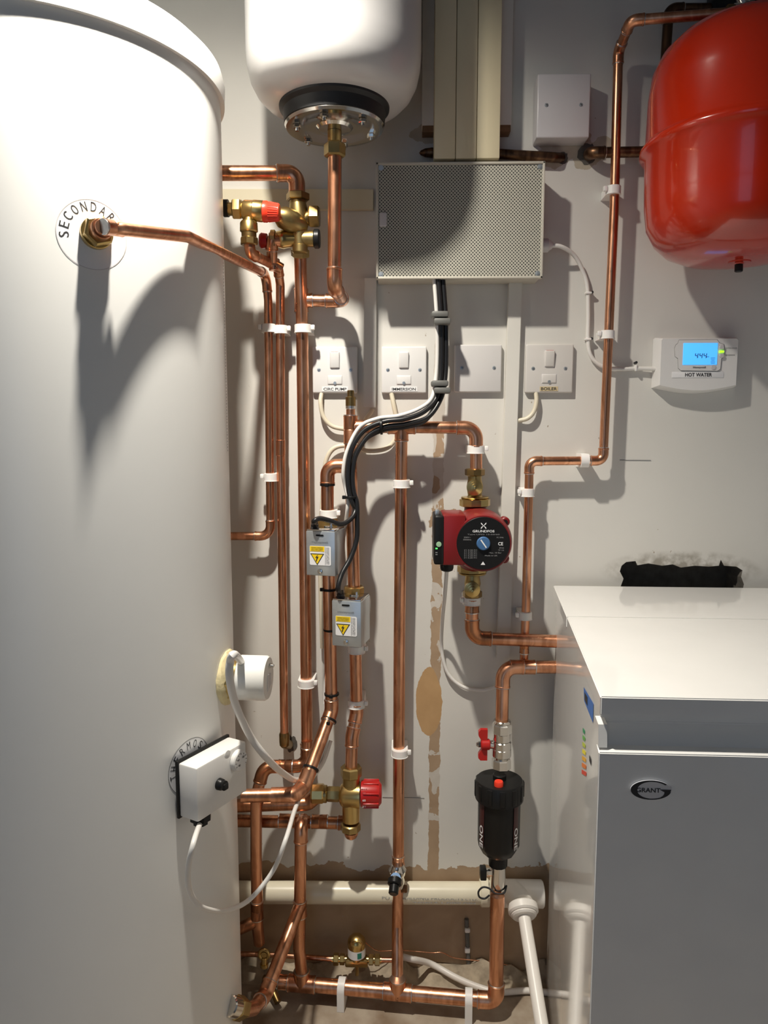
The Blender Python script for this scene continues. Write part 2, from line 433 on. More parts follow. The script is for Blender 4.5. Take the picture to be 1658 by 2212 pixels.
slab('wall_right', (XR+.05, YB/2, ZC/2), (.1, -YB, ZC), SIDEW)
bm = NB()
box(bm, ((-.1+XR)/2, YB-.05, ZC/2), (XR+.1, .1, ZC)); box(bm, (-.54, YB-.05, 1.99), (.88, .1, .08))
struct(obj('wall_front', bm, SIDE))
# broken concrete edge where floor meets wall
bm = NB(); nx = 110
rows = []
for j, (yy, zz) in enumerate(((-.002, .020), (-.012, .020), (-.024, .014), (-.034, .006), (-.044, -.002))):
    rows.append([bm.verts.new((-.42+1.1*i/nx, yy+(noise.noise(Vector((i*.31, j, 2)))*.010 if j > 1 else 0), max(-.002, zz*(1.1+1.5*noise.noise(Vector((i*.23, j*.4, 7))))+(.004*noise.noise(Vector((i*.9, j, 1))) if j else 0)))) for i in range(nx+1)])
for A, B in zip(rows, rows[1:]):
    for i in range(nx): bm.faces.new((A[i], A[i+1], B[i+1], B[i]))
struct(obj('trim_2', bm, mat('rubble edge', (.40, .33, .24), .9, var=.75, scale=45, bump=1)))
def mark(pts, w, m, d=.0006):
    bm = NB(); P = [U(a, b, d) for a, b in pts]; sweep(bm, P, w, 6); return bm
obj('pencil_line', mark([(1338, 994), (1405, 994.5)], .0006, INK), INKG, wb)
obj('pencil_line', mark([(826, 1722), (916, 1724)], .0004, INK), INKG, wb)
obj('plaster_crack', mark([(1101, 1210), (1098, 1330), (1099, 1400)], .0006, INK), INKG, wb)
# ================================================================== HOT WATER CYLINDER
CX, CY, CR = -.5195, -.30, .25
ZL = 1.614
def onc(px, py, R=CR):
    r = ray(px, py); o = CAM-Vector((CX, CY, 0)); a = r.x**2+r.y**2; b = o.x*r.x+o.y*r.y; c = o.x**2+o.y**2-R*R; q = b*b-a*c
    t = (-b-math.sqrt(max(q, 0)))/a; P = CAM+r*t; return P, Vector((P.x-CX, P.y-CY, 0)).normalized()
t = thing('hot_water_cylinder', 'tall white hot water cylinder with a rounded lid standing at the left', 'water cylinder', (CX, CY, 0))
obj('casing', lathe(NB(), [(.0, CR-.01), (.004, CR), (ZL, CR)], (CX, CY, 0), ZA, 160), CYLM, t)
obj('lid', lathe(NB(), [(ZL, CR-.002), (ZL, CR+.006), (ZL+.026, CR+.007), (ZL+.040, CR+.003), (ZL+.052, CR-.010), (ZL+.060, CR-.035), (ZL+.063, CR-.08), (ZL+.065, 0)], (CX, CY, 0), ZA, 160), CYLM, t)
def on_surface(P0, N0, off=.0006):
    az = math.atan2(P0.y-CY, P0.x-CX); Rr = CR+off
    return lambda u, v: Vector((CX+Rr*math.cos(az+u/Rr), CY+Rr*math.sin(az+u/Rr), P0.z+v))
def disc_sticker(px, py, rad, word, a0, step, lh, m_edge=INKG, plate=True):
    P, Nn = onc(px, py); fn = on_surface(P, Nn)
    if plate:
        bm = NB(); fn2 = on_surface(P, Nn, .0002); rings = []
        for k in range(7):
            rr = rad*k/6
            rings.append([bm.verts.new(fn2(rr*math.cos(2*math.pi*i/48), rr*math.sin(2*math.pi*i/48))) for i in range(48)] if k else [bm.verts.new(fn2(0, 0))])
        for i in range(48):
            bm.faces.new((rings[0][0], rings[1][i], rings[1][(i+1) % 48]))
            for k in range(1, 6): bm.faces.new((rings[k][i], rings[k+1][i], rings[k+1][(i+1) % 48], rings[k][(i+1) % 48]))
        pl = obj('round_sticker', bm, STICK, t)
        bm = NB()
        fn3 = on_surface(P, Nn, .00035)
        A = [bm.verts.new(fn3((rad-.0003)*math.cos(2*math.pi*i/64), (rad-.0003)*math.sin(2*math.pi*i/64))) for i in range(64)]
        B = [bm.verts.new(fn3((rad+.0006)*math.cos(2*math.pi*i/64), (rad+.0006)*math.sin(2*math.pi*i/64))) for i in range(64)]
        for i in range(64): bm.faces.new((A[i], A[(i+1) % 64], B[(i+1) % 64], B[i]))
        obj('sticker_edge', bm, m_edge, pl)
    bm = NB(); fn4 = on_surface(P, Nn, .0004)
    for i, ch in enumerate(word):
        an = math.radians(a0-step*i); c = Vector((math.cos(an), math.sin(an)))*rad*.80; ux = Vector((math.sin(an), -math.cos(an))); uy = Vector((math.cos(an), math.sin(an)))
        w = lh*(.22 if ch == 'I' else .58)
        text(bm, ch, (0, 0, 0), X, ZA, w, lh, fn=lambda u, v: fn4(*(c+ux*u+uy*v)))
    obj('lettering', bm, INK, t)
disc_sticker(200, 507, .041, 'SECONDARY', 186, 20, .0112, LGREY)
disc_sticker(412, 1655, .040, 'THERMOSTAT', 188, 23, .011)
# yellowish foam collar where the immersion heater leaves the casing, faint edge print
P, Nn = onc(490, 1462)
fc = Vector((CX, CY, P.z))+Nn*(CR-.004); IMN = Nn
bm = NB(); lathe(bm, [(0, .043), (.007, .042), (.012, .034), (.013, .02)], fc, Nn, 30)
for v in bm.verts: v.co += Vector([random.uniform(-.0015, .0015) for _ in range(3)])
obj('foam_collar', bm, FOAM, t)
bm = NB(); az = math.radians(5)
for i in range(60):
    zz = U(484, 640).z-.0048*i; hh = random.uniform(.0015, .003)
    a = az
    q = [Vector((CX+(CR+.001)*math.cos(a+da), CY+(CR+.001)*math.sin(a+da), zz+dz)) for da, dz in ((-.012, 0), (.006, 0), (.006, hh), (-.012, hh))]
    bm.faces.new([bm.verts.new(v) for v in q])
obj('edge_print', bm, INKG, t)
# cylinder connections
P, Nn = onc(207, 505)
t = thing('tank_union', 'brass and copper union on the SECONDARY port of the white cylinder', 'pipe fitting', P)
bm = NB(); cyl(bm, P-Nn*.001, P+Nn*.008, .019, 32, .001); hexnut(bm, P+Nn*.006, P+Nn*.020, .0185, .3); obj('union_nut', bm, BRASS, t)
bm = NB(); cyl(bm, P+Nn*.020, P+Nn*.032, .0125, 28, .001); cyl(bm, P+Nn*.028, P+Nn*.040, .010, 28, .001); obj('copper_tail', bm, COPPER, t)
secP = P+Nn*.036
# ---------------- secondary return pipe (15 mm)
a1 = secP; a2 = onc(262, 496)[0]+onc(262, 496)[1]*.045
q = [a1, U(240, 492, 1.43-.99*0-.0)]
def at_dist(px, py, dist):
    r = ray(px, py); return CAM+r*(dist/F)
e0 = (a1-CAM).length
pts = [a1, at_dist(262, 495, .885), at_dist(405, 511, .98), U(574, 592, .038), U(579, 650, .04), U(584, 1158, .035), U(497, 1158, .035)]
t = thing('secondary_return_pipe', 'thin copper pipe bending from the SECONDARY port down the wall beside the cylinder', 'pipe', pts[3])
plumb(t, pts, .0078, .02, COPPER, fit=[False, False, True, False, True])
coupler(t, at_dist(244, 492, .88), pts[2]-pts[1], .0085, .014)
# ---------------- immersion heater
imb = fc
t = thing('immersion_heater', 'white round capped immersion heater on the side of the cylinder', 'immersion heater', imb)
ax = (IMN+Vector((.25, -.30, -.03))).normalized()
ax = IMN
bm = NB(); hexnut(bm, imb+ax*.008, imb+ax*.018, .036, 0, 8); cyl(bm, imb+ax*.016, imb+ax*.026, .029, 40, .001); obj('brass_flange', bm, BRASS, t)
bm = NB(); lathe(bm, [(.024, .031), (.026, .0345), (.066, .0345), (.070, .0320), (.071, 0)], imb, ax, 48); cap = obj('cap', bm, ENAMEL, t)
ex, ey, ea = frame(ax)
bm = NB(); cyl(bm, imb+ax*.069+ey*.020, imb+ax*.079+ey*.020, .0025, 12, .0006); hexnut(bm, imb+ax*.071+ey*.020, imb+ax*.074+ey*.020, .0045); obj('stud', bm, CHROME, cap)
bm = NB(); prism(bm, [imb+ax*.0712+ey*(.008)+ex*-.010, imb+ax*.0712+ey*-.018+ex*-.012, imb+ax*.0712+ey*-.012+ex*.012, imb+ax*.0712+ey*.006+ex*.010], ax*.0003); obj('rating_label', bm, LGREY, cap)
gl = imb+ax*.032
bm = NB(); gp = at_dist(512, 1432, (gl-CAM).length*.955); cyl(bm, gp, gp+Vector((.012, .014, 0)), .008, 18, .001); obj('cable_grommet', bm, BLACK, t)
g0 = gp
dI = 1.06
bm = NB(); cable(bm, [g0+Vector((.006, .004, 0)), at_dist(506, 1414, .99), at_dist(497, 1428, .99), at_dist(496, 1465, 1.0), at_dist(508, 1520, 1.04), at_dist(540, 1590, 1.10), at_dist(578, 1640, 1.14), at_dist(612, 1671, 1.27), at_dist(645, 1686, 1.37), at_dist(680, 1660, 1.42), at_dist(702, 1600, 1.43), at_dist(706, 1560, 1.43)], .0055)
solo('immersion_flex', bm, CABW, 'thick white flex curving from the immersion heater cap to the copper pipes', 'cable')
# ---------------- thermostat
P, Nn = onc(408, 1655)
zt = P.z+.018
dP = lambda px, py: Z(px, py, zt)
A, B, C_, D_ = dP(381, 1638), dP(492, 1581), dP(531, 1601), dP(424, 1661)
t = thing('cylinder_thermostat', 'white box thermostat with dial and black knob strapped to the cylinder', 'thermostat', P)
s1 = (D_-A); s1.z = 0; wv = (C_-D_); wv.z = 0
nrm = Vector((wv.y, -wv.x, 0)).normalized()
if nrm.y > 0: nrm = -nrm
wd_ = wv.length; wn = wv.normalized(); dep = .034; hgt = .078
o = D_.copy(); o.z = zt
ctr = o+wn*wd_/2-nrm*dep/2-ZA*hgt/2
Rm = Matrix((wn, -nrm, ZA)).transposed()
bm = NB(); box(bm, ctr, (wd_, dep, hgt), .0025, Rm); obj('housing', bm, WHITEP, t)
bm = NB(); box(bm, ctr-nrm*(dep/2+.002), (wd_+.004, .005, hgt+.006), .001, Rm); obj('back_plate', bm, BLACK, t)
kn = o+wn*wd_*.42-ZA*hgt*.52
bm = NB(); lathe(bm, [(0, .0085), (.006, .008), (.008, .0065), (.011, .007), (.012, 0)], kn, nrm, 24); box(bm, kn+nrm*.009+wn*.0015-ZA*.002, (.010, .008, .010), .002, Rm); obj('reset_knob', bm, BLACK, t)
dl = o+wn*wd_*.80-ZA*hgt*.27
bm = NB(); lathe(bm, [(0, .0158), (.006, .0150), (.0075, .0135), (.0078, 0)], dl, nrm, 36); dd = obj('dial', bm, WHITEP, t)
bm = NB()
for k in range(9):
    an = math.radians(-30+30*k); c = dl+nrm*.0081+(wn*math.cos(an)+ZA*math.sin(an))*.0112
    box(bm, c, (.0006, .0003, .0022), 0, Rm @ Matrix.Rotation(an-math.pi/2, 3, 'Y').inverted())
text(bm, '60', dl+nrm*.0082+wn*-.006+ZA*.004, wn, ZA, .004, .0030); text(bm, '80', dl+nrm*.0082+wn*.005+ZA*.005, wn, ZA, .004, .0030); text(bm, '40', dl+nrm*.0082+wn*-.004-ZA*.005, wn, ZA, .004, .0030)
obj('scale_marks', bm, INK, dd)
bm = NB(); c = o+wn*wd_*.60-ZA*.004; lathe(bm, [(0, .006), (.001, .006), (.0014, .003), (.0016, 0)], c, nrm, 20); obj('screw_cover', bm, WHITEP, t)
gb_ = ctr-ZA*(hgt/2)+wn*(-wd_*.30)+nrm*.002
bm = NB(); hexnut(bm, gb_+ZA*.001, gb_-ZA*.010, .0150, .2, 8); hexnut(bm, gb_-ZA*.010, gb_-ZA*.016, .0105, .2, 8); obj('cable_gland', bm, BLACK, t)
gb2 = gb_-ZA*.012
bm = NB(); g = (gb2-CAM).length
cable(bm, [gb2, at_dist(418, 1820, .98), at_dist(406, 1880, .99), at_dist(412, 1930, 1.02), at_dist(440, 1962, 1.05), at_dist(490, 1966, 1.12), at_dist(540, 1942, 1.18), at_dist(590, 1880, 1.2), at_dist(618, 1810, 1.2), at_dist(638, 1745, 1.30), at_dist(660, 1700, 1.39), at_dist(696, 1650, 1.42), at_dist(714, 1600, 1.43)], .0038)
solo('thermostat_cable', bm, CABW, 'white cable looping down from the cylinder thermostat and up behind the pipes', 'cable')
# ================================================================== WHITE EXPANSION VESSEL
vx = U(722, 240, .17); VX, VY = vx.x, -.17
zf = U(722, 262, .17).z
t = thing('white_expansion_vessel', 'white enamelled expansion vessel hanging at the top with black collar and bolted flange', 'expansion vessel', (VX, VY, zf))
zb = U(722, 236, .17).z; R = .1395
prof = [(zb, .07), (zb+.002, .095), (zb+.009, .112), (zb+.021, .1245), (zb+.038, .1335), (zb+.058, .1380), (zb+.078, R), (zb+.30, R), (zb+.33, .12), (zb+.345, .05), (zb+.347, 0)]
obj('tank', lathe(NB(), prof, (VX, VY, 0), ZA, 96), VESSELW, t)
bm = NB(); lathe(bm, [(zb+.008, .085), (zb+.006, .0895), (zb-.002, .0885), (zb-.007, .083), (zb-.018, .0815), (zb-.025, .081), (zb-.025, .07)], (VX, VY, 0), ZA, 72); obj('rubber_collar', bm, BLACKR, t)
bm = NB(); lathe(bm, [(zb-.024, .07), (zb-.024, .0795), (zb-.027, .0805), (zb-.031, .078), (zb-.031, .055), (zb-.028, .050), (zb-.028, .03), (zb-.032, .026), (zb-.035, 0)], (VX, VY, 0), ZA, 72); fl = obj('flange', bm, CHROME, t)
for k in range(6):
    an = math.radians(60*k+20); c = Vector((VX+.062*math.cos(an), VY+.062*math.sin(an), zb-.031))
    bm = NB(); hexnut(bm, c, c-ZA*.006, .0065, k); cyl(bm, c-ZA*.006, c-ZA*.010, .003, 12); obj('bolt', bm, CHROME, fl)
bt = U(722, 288, .17)
bm = NB(); zz = zb-.034; cyl(bm, (VX, VY, zz), (VX, VY, zz-.020), .0115, 24); hexnut(bm, (VX, VY, zz-.018), (VX, VY, zz-.040), .0175); obj('union_nut', bm, BRASSD, t)
# wall strap of the vessel
bm = NB(); box(bm, (VX+.02, -.018, zb+.12), (.20, .004, .02), .001); box(bm, (VX+.02, -.010, zb+.12), (.05, .02, .03)); obj('wall_bracket', bm, COPOLD, t)
# pipe from vessel: down then back to the stack
pz = [Vector((VX, VY, zz-.036)), Vector((U(722, 615, .17).x, VY, U(722, 622, .17).z)), U(735, 628, .038), U(652, 628, .038)]
pz[2] = Vector((pz[1].x+.004, -.038, pz[1].z+.001)); pz[3] = Vector((U(654, 626, .038).x, -.038, pz[1].z+.002))
t = thing('vessel_feed_pipe', 'straight copper drop pipe under the white expansion vessel turning back to the wall', 'pipe', pz[1])
plumb(t, pz, .0112, .017)
teeP = Vector((U(650, 624, .038).x, -.038, pz[1].z+.002))
# ================================================================== MULTI VALVE GROUP (top left)
t = thing('cylinder_outlet_pipe', 'thick copper pipe leaving the cylinder top and elbowing down into the brass valve', 'pipe', U(560, 373, .10))
plumb(t, [U(440, 374, .13), U(641, 374, .095), U(641, 425, .095)], .0125, .024, COPPER)
MV = lambda a, b, d=.095: U(a, b, d)
t = thing('brass_inlet_control_valve', 'brass combination valve with black cap standing above the left pipe stack', 'valve', MV(645, 480))
bm = NB(); hexnut(bm, MV(643, 417), MV(643, 434), .0205, .1); cyl(bm, MV(643, 432), MV(643, 460), .0145, 28, .002)
obj('top_nut', bm, BRASSO, t)
bm = NB(); sweep(bm, [MV(643, 440), MV(645, 465), MV(646, 500), MV(648, 545)], [.0145, .0175, .0145, .012], 24)
bmesh.ops.create_icosphere(bm, subdivisions=3, radius=.0175, matrix=Matrix.Translation(MV(645, 482)))
lathe(bm, [(0, .012), (.010, .0185), (.028, .0195), (.044, .0175), (.054, .012)], MV(598, 463, .12), MV(650, 488)-MV(598, 463, .12), 32)
obj('valve_body', bm, BRASSD, t)
bm = NB(); cyl(bm, MV(650, 478), MV(672, 466), .012, 24, .002); hexnut(bm, MV(667, 468), MV(690, 468), .0195, .2); obj('side_plug', bm, BRASSO, t)
bm = NB(); lathe(bm, [(0, .012), (.012, .0135), (.030, .0145), (.034, .012)], MV(648, 516), X, 28); obj('check_branch', bm, BRASSD, t)
bm = NB(); lathe(bm, [(0, .014), (.002, .0165), (.009, .0165), (.011, .0145), (.012, 0)], MV(677, 516), X, 28); obj('black_cap', bm, BLACK, t)
bm = NB(); lathe(bm, [(0, .011), (.012, .0135), (.020, .0150), (.023, .0158), (.026, .015), (.036, .013), (.044, .012)], MV(640, 517), -X, 28); obj('left_branch', bm, BRASS, t)
bm = NB(); hexnut(bm, MV(596, 518, .10), MV(584, 518, .10), .0165, .2); cyl(bm, MV(600, 518, .10), MV(582, 518, .10), .012, 24); obj('branch_nut', bm, BRASSO, t)
bm = NB(); lathe(bm, [(0, .012), (.010, .0135), (.013, .011), (.014, 0)], MV(577, 520, .10), -X, 24); obj('red_cap', bm, REDK, t)
bm = NB(); cyl(bm, MV(648, 528), MV(648, 548), .0135, 26, .002); hexnut(bm, MV(648, 538, .085), MV(648, 556, .08), .0165, .3); obj('bottom_nut', bm, BRASSD, t)
# pressure relief valve on the left
PV = lambda a, b, d=.15: U(a, b, d)
t = thing('pressure_relief_valve', 'brass pressure relief valve with a ribbed red cap above the left pipes', 'valve', PV(540, 455))
bm = NB(); lathe(bm, [(0, .010), (0, .014), (.008, .014), (.008, .010)], PV(483, 450), X, 20); obj('black_seal', bm, BLACK, t)
bm = NB(); cyl(bm, PV(490, 451), PV(506, 452), .0105, 24, .001); hexnut(bm, PV(503, 452), PV(522, 452), .0175, .26); obj('union_nut', bm, BRASS, t)
bm = NB(); lathe(bm, [(0, .0135), (.004, .0160), (.018, .0165), (.019, .0172), (.034, .0172), (.036, .016)], PV(523, 453), PV(570, 457)-PV(523, 453), 32)
sweep(bm, [PV(540, 460), PV(538, 478), PV(537, 485)], [.010, .011, .013], 22); obj('valve_body', bm, BRASS, t)
bm = NB(); a = PV(569, 457); dr = (PV(604, 459)-a).normalized()
lathe(bm, [(0, .0172), (.006, .0172), (.008, .0160), (.026, .0135), (.027, .0125), (.028, 0)], a, dr, 40)
x_, y_, a_ = frame(dr)
for k in range(28):
    an = 2*math.pi*k/28; rad_ = (x_*math.cos(an)+y_*math.sin(an))
    cyl(bm, a+dr*.009+rad_*.0158, a+dr*.025+rad_*.0136, .0008, 5)
obj('red_cap', bm, REDB, t)
bm = NB(); lathe(bm, [(0, .0125), (.003, .0145), (.016, .0150), (.018, .013)], PV(537, 478), -ZA, 30); obj('outlet_body', bm, BRASS, t)
bm = NB(); cyl(bm, PV(537, 497), PV(538, 517), .0125, 26, .001); cyl(bm, PV(537, 497), PV(537, 499), .0142, 26); hexnut(bm, PV(538, 513), PV(538, 530), .0150, .1, 8); obj('outlet_nut', bm, BRASSO, t)
pd = [PV(538, 526), PV(541, 548), U(600, 577, .06), U(605, 615, .038), U(606, 960, .035), U(614, 1596, .035)]
t = thing('discharge_pipe', 'copper discharge pipe from the relief valve running down beside the cylinder', 'pipe', pd[3])
plumb(t, pd, .0082, .013, COPPER, fit=[True, True, False, False])
tp = U(592, 572, .085)
bm = NB(); cyl(bm, tp+ZA*.010, tp-ZA*.010, .0095, 20, .0006); cyl(bm, tp+Vector((-.012, -.006, .006)), tp+Vector((.012, .006, -.006)), .0098, 20, .0006); ee = obj('tee_fitting', bm, COPPER, t)
bm = NB(); cyl(bm, tp+ZA*.006-Y*.001, tp+ZA*.0085-Y*.001, .0101, 20); obj('solder_ring', bm, SOLDER, ee)
obj('coupling', cyl(NB(), U(606, 950, .035), U(606, 985, .035), .0090, 18, .001), COPPER, t)
bm = NB(); bmesh.ops.create_icosphere(bm, subdivisions=2, radius=.0095, matrix=Matrix.Translation(U(614, 1600, .035)))
lathe(bm, [(-.006, .0088), (-.002, .0105), (.012, .0105), (.020, .0098), (.024, .004)], U(614, 1588, .035), -ZA, 20); sweep(bm, [U(614, 1606, .035), U(622, 1608, .015), U(624, 1608, -.01)], .0095, 18); obj('end_elbow', bm, BRASSO, t)
t = thing('short_branch_pipe', 'short copper elbow dropping from the left branch of the brass valve', 'pipe', U(587, 525, .09))
plumb(t, [U(600, 519, .10), U(587, 518, .105), U(587, 565, .09)], .0095, .012, COPPER)
# hole in the wall beside the discharge pipe end
bm = NB(); pts = []
for i in range(22):
    an = 2*math.pi*i/22; rr = .013+.005*noise.noise(Vector((i*.9, 3, 1))); c = U(628, 1606); pts.append(Vector((c.x+rr*math.cos(an), -.0012, c.z+rr*1.3*math.sin(an))))
bm.faces.new([bm.verts.new(p) for p in pts]); obj('dark_chip', bm, HOLE, wb)
# ================================================================== LEFT STACK
sp_ = [MV(648, 552, .05), U(652, 700, .038), U(657, 1100, .038), U(663, 1640, .038)]
sp_[0] = U(648, 552, .06)
t = thing('main_riser_pipe', 'tall copper riser below the brass combination valve, left of the zone valves', 'pipe', sp_[2])
plumb(t, sp_, .0112, .02, COPPER, fit=[False]*2)
tee(t, teeP, [ZA, -ZA, X], .0112, .020)
coupler(t, U(662, 1618, .038), ZA, .0112, .012)
# bottom of the riser: joins sideways run behind the thermostat
t = thing('cylinder_return_pipe', 'copper pipe elbowing from the riser foot down beside the cylinder to the floor', 'pipe', U(560, 1700, .10))
plumb(t, [U(663, 1600, .046), U(663, 1655, .050), U(570, 1656, .075), U(553, 1720, .085), U(553, 1850, .09), U(556, 2000, .09), U(560, 2036, .08)], .0112, .020, COPPER, COPDARK, fit=[True, True, False, False, False])
coupler(t, U(616, 1655, .066), X, .0112, .014, COPDARK)
coupler(t, U(555, 1965, .09), ZA, .0112, .018, COPDARK)
bm = NB(); cyl(bm, U(553, 1990, .09), U(505, 2012, .10), .0115, 22, .001); obj('side_branch', bm, COPDARK, t)
t = thing('drain_plug', 'small brass ring plug low down beside the cylinder foot', 'pipe fitting', U(572, 2080, .06))
bm = NB(); rr = U(570, 2062, .09)
bmesh.ops.create_cone(bm, cap_ends=True, segments=20, radius1=.008, radius2=.008, depth=.006, matrix=Matrix.Translation(rr+ZA*-.022)@Matrix.Rotation(0, 4, 'X'))
cyl(bm, rr-ZA*.006, rr-ZA*.028, .006, 18, .001); sweep(bm, [rr+Vector((.009*math.cos(a), -.0, .010*math.sin(a))) for a in [2*math.pi*i/20 for i in range(21)]], .0035, 10); cyl(bm, rr+Y*.004, rr-Y*.002, .006, 16); obj('brass_ring', bm, BRASS, t)
# lower horizontal pipes
t = thing('mixing_valve_hot_pipe', 'dull copper pipe running behind the thermostat to the mixing valve inlet', 'pipe', U(600, 1735, .06))
plumb(t, [U(470, 1742, .075), U(665, 1735, .065), U(690, 1714, .065)], .0125, .016, COPDARK, fit=[True])
t = thing('mixing_valve_cold_pipe', 'copper pipe running from the cylinder to the elbow below the mixing valve', 'pipe', U(600, 1772, .05))
plumb(t, [U(470, 1772, .05), U(757, 1778, .055), U(757, 1758, .055)], .0120, .016, COPDARK, COPDARK, fit=[True])
coupler(t, U(690, 1775, .053), X, .0122, .016, COPDARK)
coupler(t, U(625, 1773, .052), X, .0122, .020, COPDARK)
# ---------------- mixing valve
G = lambda a, b, d=.075: U(a, b, d)
t = thing('thermostatic_mixing_valve', 'brass mixing valve with a red temperature knob at the pipe foot', 'mixing valve', G(757, 1715))
bm = NB(); hexnut(bm, G(672, 1714), G(700, 1714), .019, .1, 8); obj('inlet_nut', bm, BRASS, t)
bm = NB(); cyl(bm, G(698, 1715), G(706, 1715), .0165, 28, .001); hexnut(bm, G(705, 1715), G(735, 1716), .0145, .2); obj('inlet_union', bm, BRASSD, t)
bm = NB(); lathe(bm, [(0, .010), (.006, .020), (.012, .0235), (.034, .0240), (.038, .0250), (.042, .0250)], G(730, 1717), X, 40)
sweep(bm, [G(758, 1692), G(757, 1717), G(758, 1772)], [.016, .018, .0165], 28); obj('valve_body', bm, BRASS, t)
bm = NB(); hexnut(bm, G(758, 1655), G(758, 1678), .0205, .05, 8); cyl(bm, G(758, 1675), G(758, 1696), .0165, 28, .001); obj('outlet_nut', bm, BRASSD, t)
bm = NB(); hexnut(bm, G(757, 1778), G(757, 1794), .0195, .05, 8); obj('cold_nut', bm, BRASSD, t)
bm = NB(); lathe(bm, [(0, .0135), (.004, .0135), (.010, .011), (.014, .006), (.015, 0)], G(758, 1797), -ZA, 24); obj('end_bend', bm, COPPER, t)
bm = NB(); kb = G(779, 1714); lathe(bm, [(0, .022), (.001, .0243), (.030, .0243), (.036, .0225), (.040, .017), (.041, 0)], kb, X, 44)
for k in range(8):
    an = 2*math.pi*k/8+.35; rd = Vector((0, math.cos(an), math.sin(an))); box(bm, kb+X*.020+rd*.0234, (.030, .007, .0026), .0012, Matrix.Rotation(an, 3, 'X'))
kk = obj('temperature_knob', bm, REDK, t)
bm = NB()
for s, dz, w in (('MAX', .0185, .012), ('65', .0125, .006), ('60', -.0005, .006), ('55', -.0145, .006)):
    y = math.sqrt(.0247**2-dz**2); text(bm, s, kb+Vector((.0075, -y-.0012, dz)), X, Vector((0, dz/.0247*-1, max(.3, y/.0247))), w, .0042)
obj('scale_numbers', bm, WHITEI, kk)
# ================================================================== ZONE VALVE LINES
# line A (left zone valve)
t = thing('left_zone_pipe', 'copper pipe dropping through the left zone valve then slanting out to the cylinder', 'pipe', U(707, 1200, .06))
plumb(t, [U(770, 1006, .06), U(707, 1007, .06), U(707, 1100, .06), U(711, 1300, .06), U(716, 1535, .065), U(655, 1700, .16), U(636, 1717, .185), U(520, 1719, .20)], .0118, .018, COPPER, fit=[True, False, False, True, False, False])
# rebuild visible elbow at the lower bend
bm = NB(); pth, _ = fillet([U(668, 1664, .145), U(655, 1700, .16), U(636, 1717, .185), U(585, 1718, .192)], .014); sweep(bm, pth, .0138, 24); obj('lower_elbow', bm, COPPER, t)
# line B (right zone valve)
bt_ = U(757, 922, .05)
t = thing('right_zone_pipe', 'copper pipe dropping from the vented tee through the right zone valve to the mixing valve', 'pipe', U(760, 1100, .05))
plumb(t, [U(757, 900, .05), U(757, 1000, .05), U(765, 1300, .055), U(770, 1540, .055), U(760, 1592, .07), U(758, 1660, .075)], .0116, .020, COPPER, fit=[False, False, True, True])
coupler(t, U(757, 928, .05), ZA, .0120, .026)
bm = NB(); cyl(bm, U(757, 905, .05), U(757, 880, .05), .0085, 22, .001); obj('reducer', bm, COPPER, t)
bm = NB(); cyl(bm, U(757, 884, .05), U(757, 876, .05), .0095, 22, .001); obj('solder_ring', bm, SOLDER, t)
bm = NB(); cyl(bm, U(757, 878, .05), U(757, 857, .05), .0095, 22, .001); cyl(bm, U(757, 858, .05), U(757, 843, .05), .0065, 16, .001); obj('vent_plug', bm, BRASSO, t)
# line C : header across to the pump
t = thing('pump_header_pipe', 'horizontal copper header from the vented tee across to the elbow above the pump', 'pipe', U(900, 924, .05))
plumb(t, [U(757, 922, .05), U(1028, 924, .05), U(1028, 1015, .05)], .0112, .022)
tee(t, U(867, 923, .05), [X, -X, -ZA], .0112, .024)
bm = NB(); cyl(bm, U(768, 922, .05), U(786, 922, .05), .0130, 24, .001); obj('tee_socket', bm, COPPER, t)
t = thing('centre_drop_pipe', 'long straight copper drop pipe in the middle of the wall above the drain cock', 'pipe', U(862, 1400, .038))
plumb(t, [U(867, 940, .048), U(862, 1400, .038), U(860, 1872, .038), U(858, 2000, .055), U(858, 2135, .10)], .0112, .02, COPPER, fit=[False]*3)
coupler(t, U(860, 1858, .038), ZA, .0112, .010)
t = thing('pump_outlet_pipe', 'copper pipe turning from below the pump to the boiler back, upper of two', 'pipe', U(1100, 1382, .05))
plumb(t, [U(1019, 1295, .05), U(1019, 1378, .05), U(1215, 1386, .05), ], .0122, .022, COPPER, COPDARK)
coupler(t, U(1019, 1308, .05), ZA, .0122, .013, COPDARK)
t = thing('boiler_return_pipe', 'copper pipe from the boiler back bending down to the red handled ball valve', 'pipe', U(1085, 1500, .06))
plumb(t, [U(1225, 1441, .05), U(1086, 1441, .055), U(1083, 1575, .07)], .0122, .024)
coupler(t, U(1128, 1441, .053), X, .0124, .024)
# ---------------- right hand riser
t = thing('right_riser_pipe', 'tall copper pipe stepping down the wall between the switches and the red vessel', 'pipe', U(1320, 500, .04))
pr = [U(1590, 27, .13), U(1362, 44, .10), U(1335, 112, .038), U(1326, 450, .035), U(1302, 995, .035), U(1143, 996, .035), U(1136, 1300, .035), U(1131, 1430, .038)]
plumb(t, pr, .0082, .013, COPPER, fit=[True, True, False, True, True, False])
coupler(t, U(1132, 1400, .044), ZA, .0082, .010, COPDARK)
t = thing('old_brown_pipe', 'tarnished brown copper pipe dropping behind the red vessel', 'pipe', U(1430, 200, .03))
plumb(t, [U(1610, 18, .03), U(1444, 19, .03), U(1424, 310, .03)], .0085, .014, COPOLD)
t = thing('old_wall_elbow_pipe', 'dark brown copper pipe leaving the wall hole and running behind the red vessel', 'pipe', U(1330, 328, .03))
plumb(t, [U(1272, 334, -.0), U(1274, 330, .032), U(1440, 327, .032)], .0092, .012, COPOLD)
coupler(t, U(1398, 328, .032), X, .0092, .008, COPOLD)
t = thing('old_capped_pipe', 'cut dark brown pipe behind the cream trunking above the perforated box', 'pipe', U(1000, 332, .02))
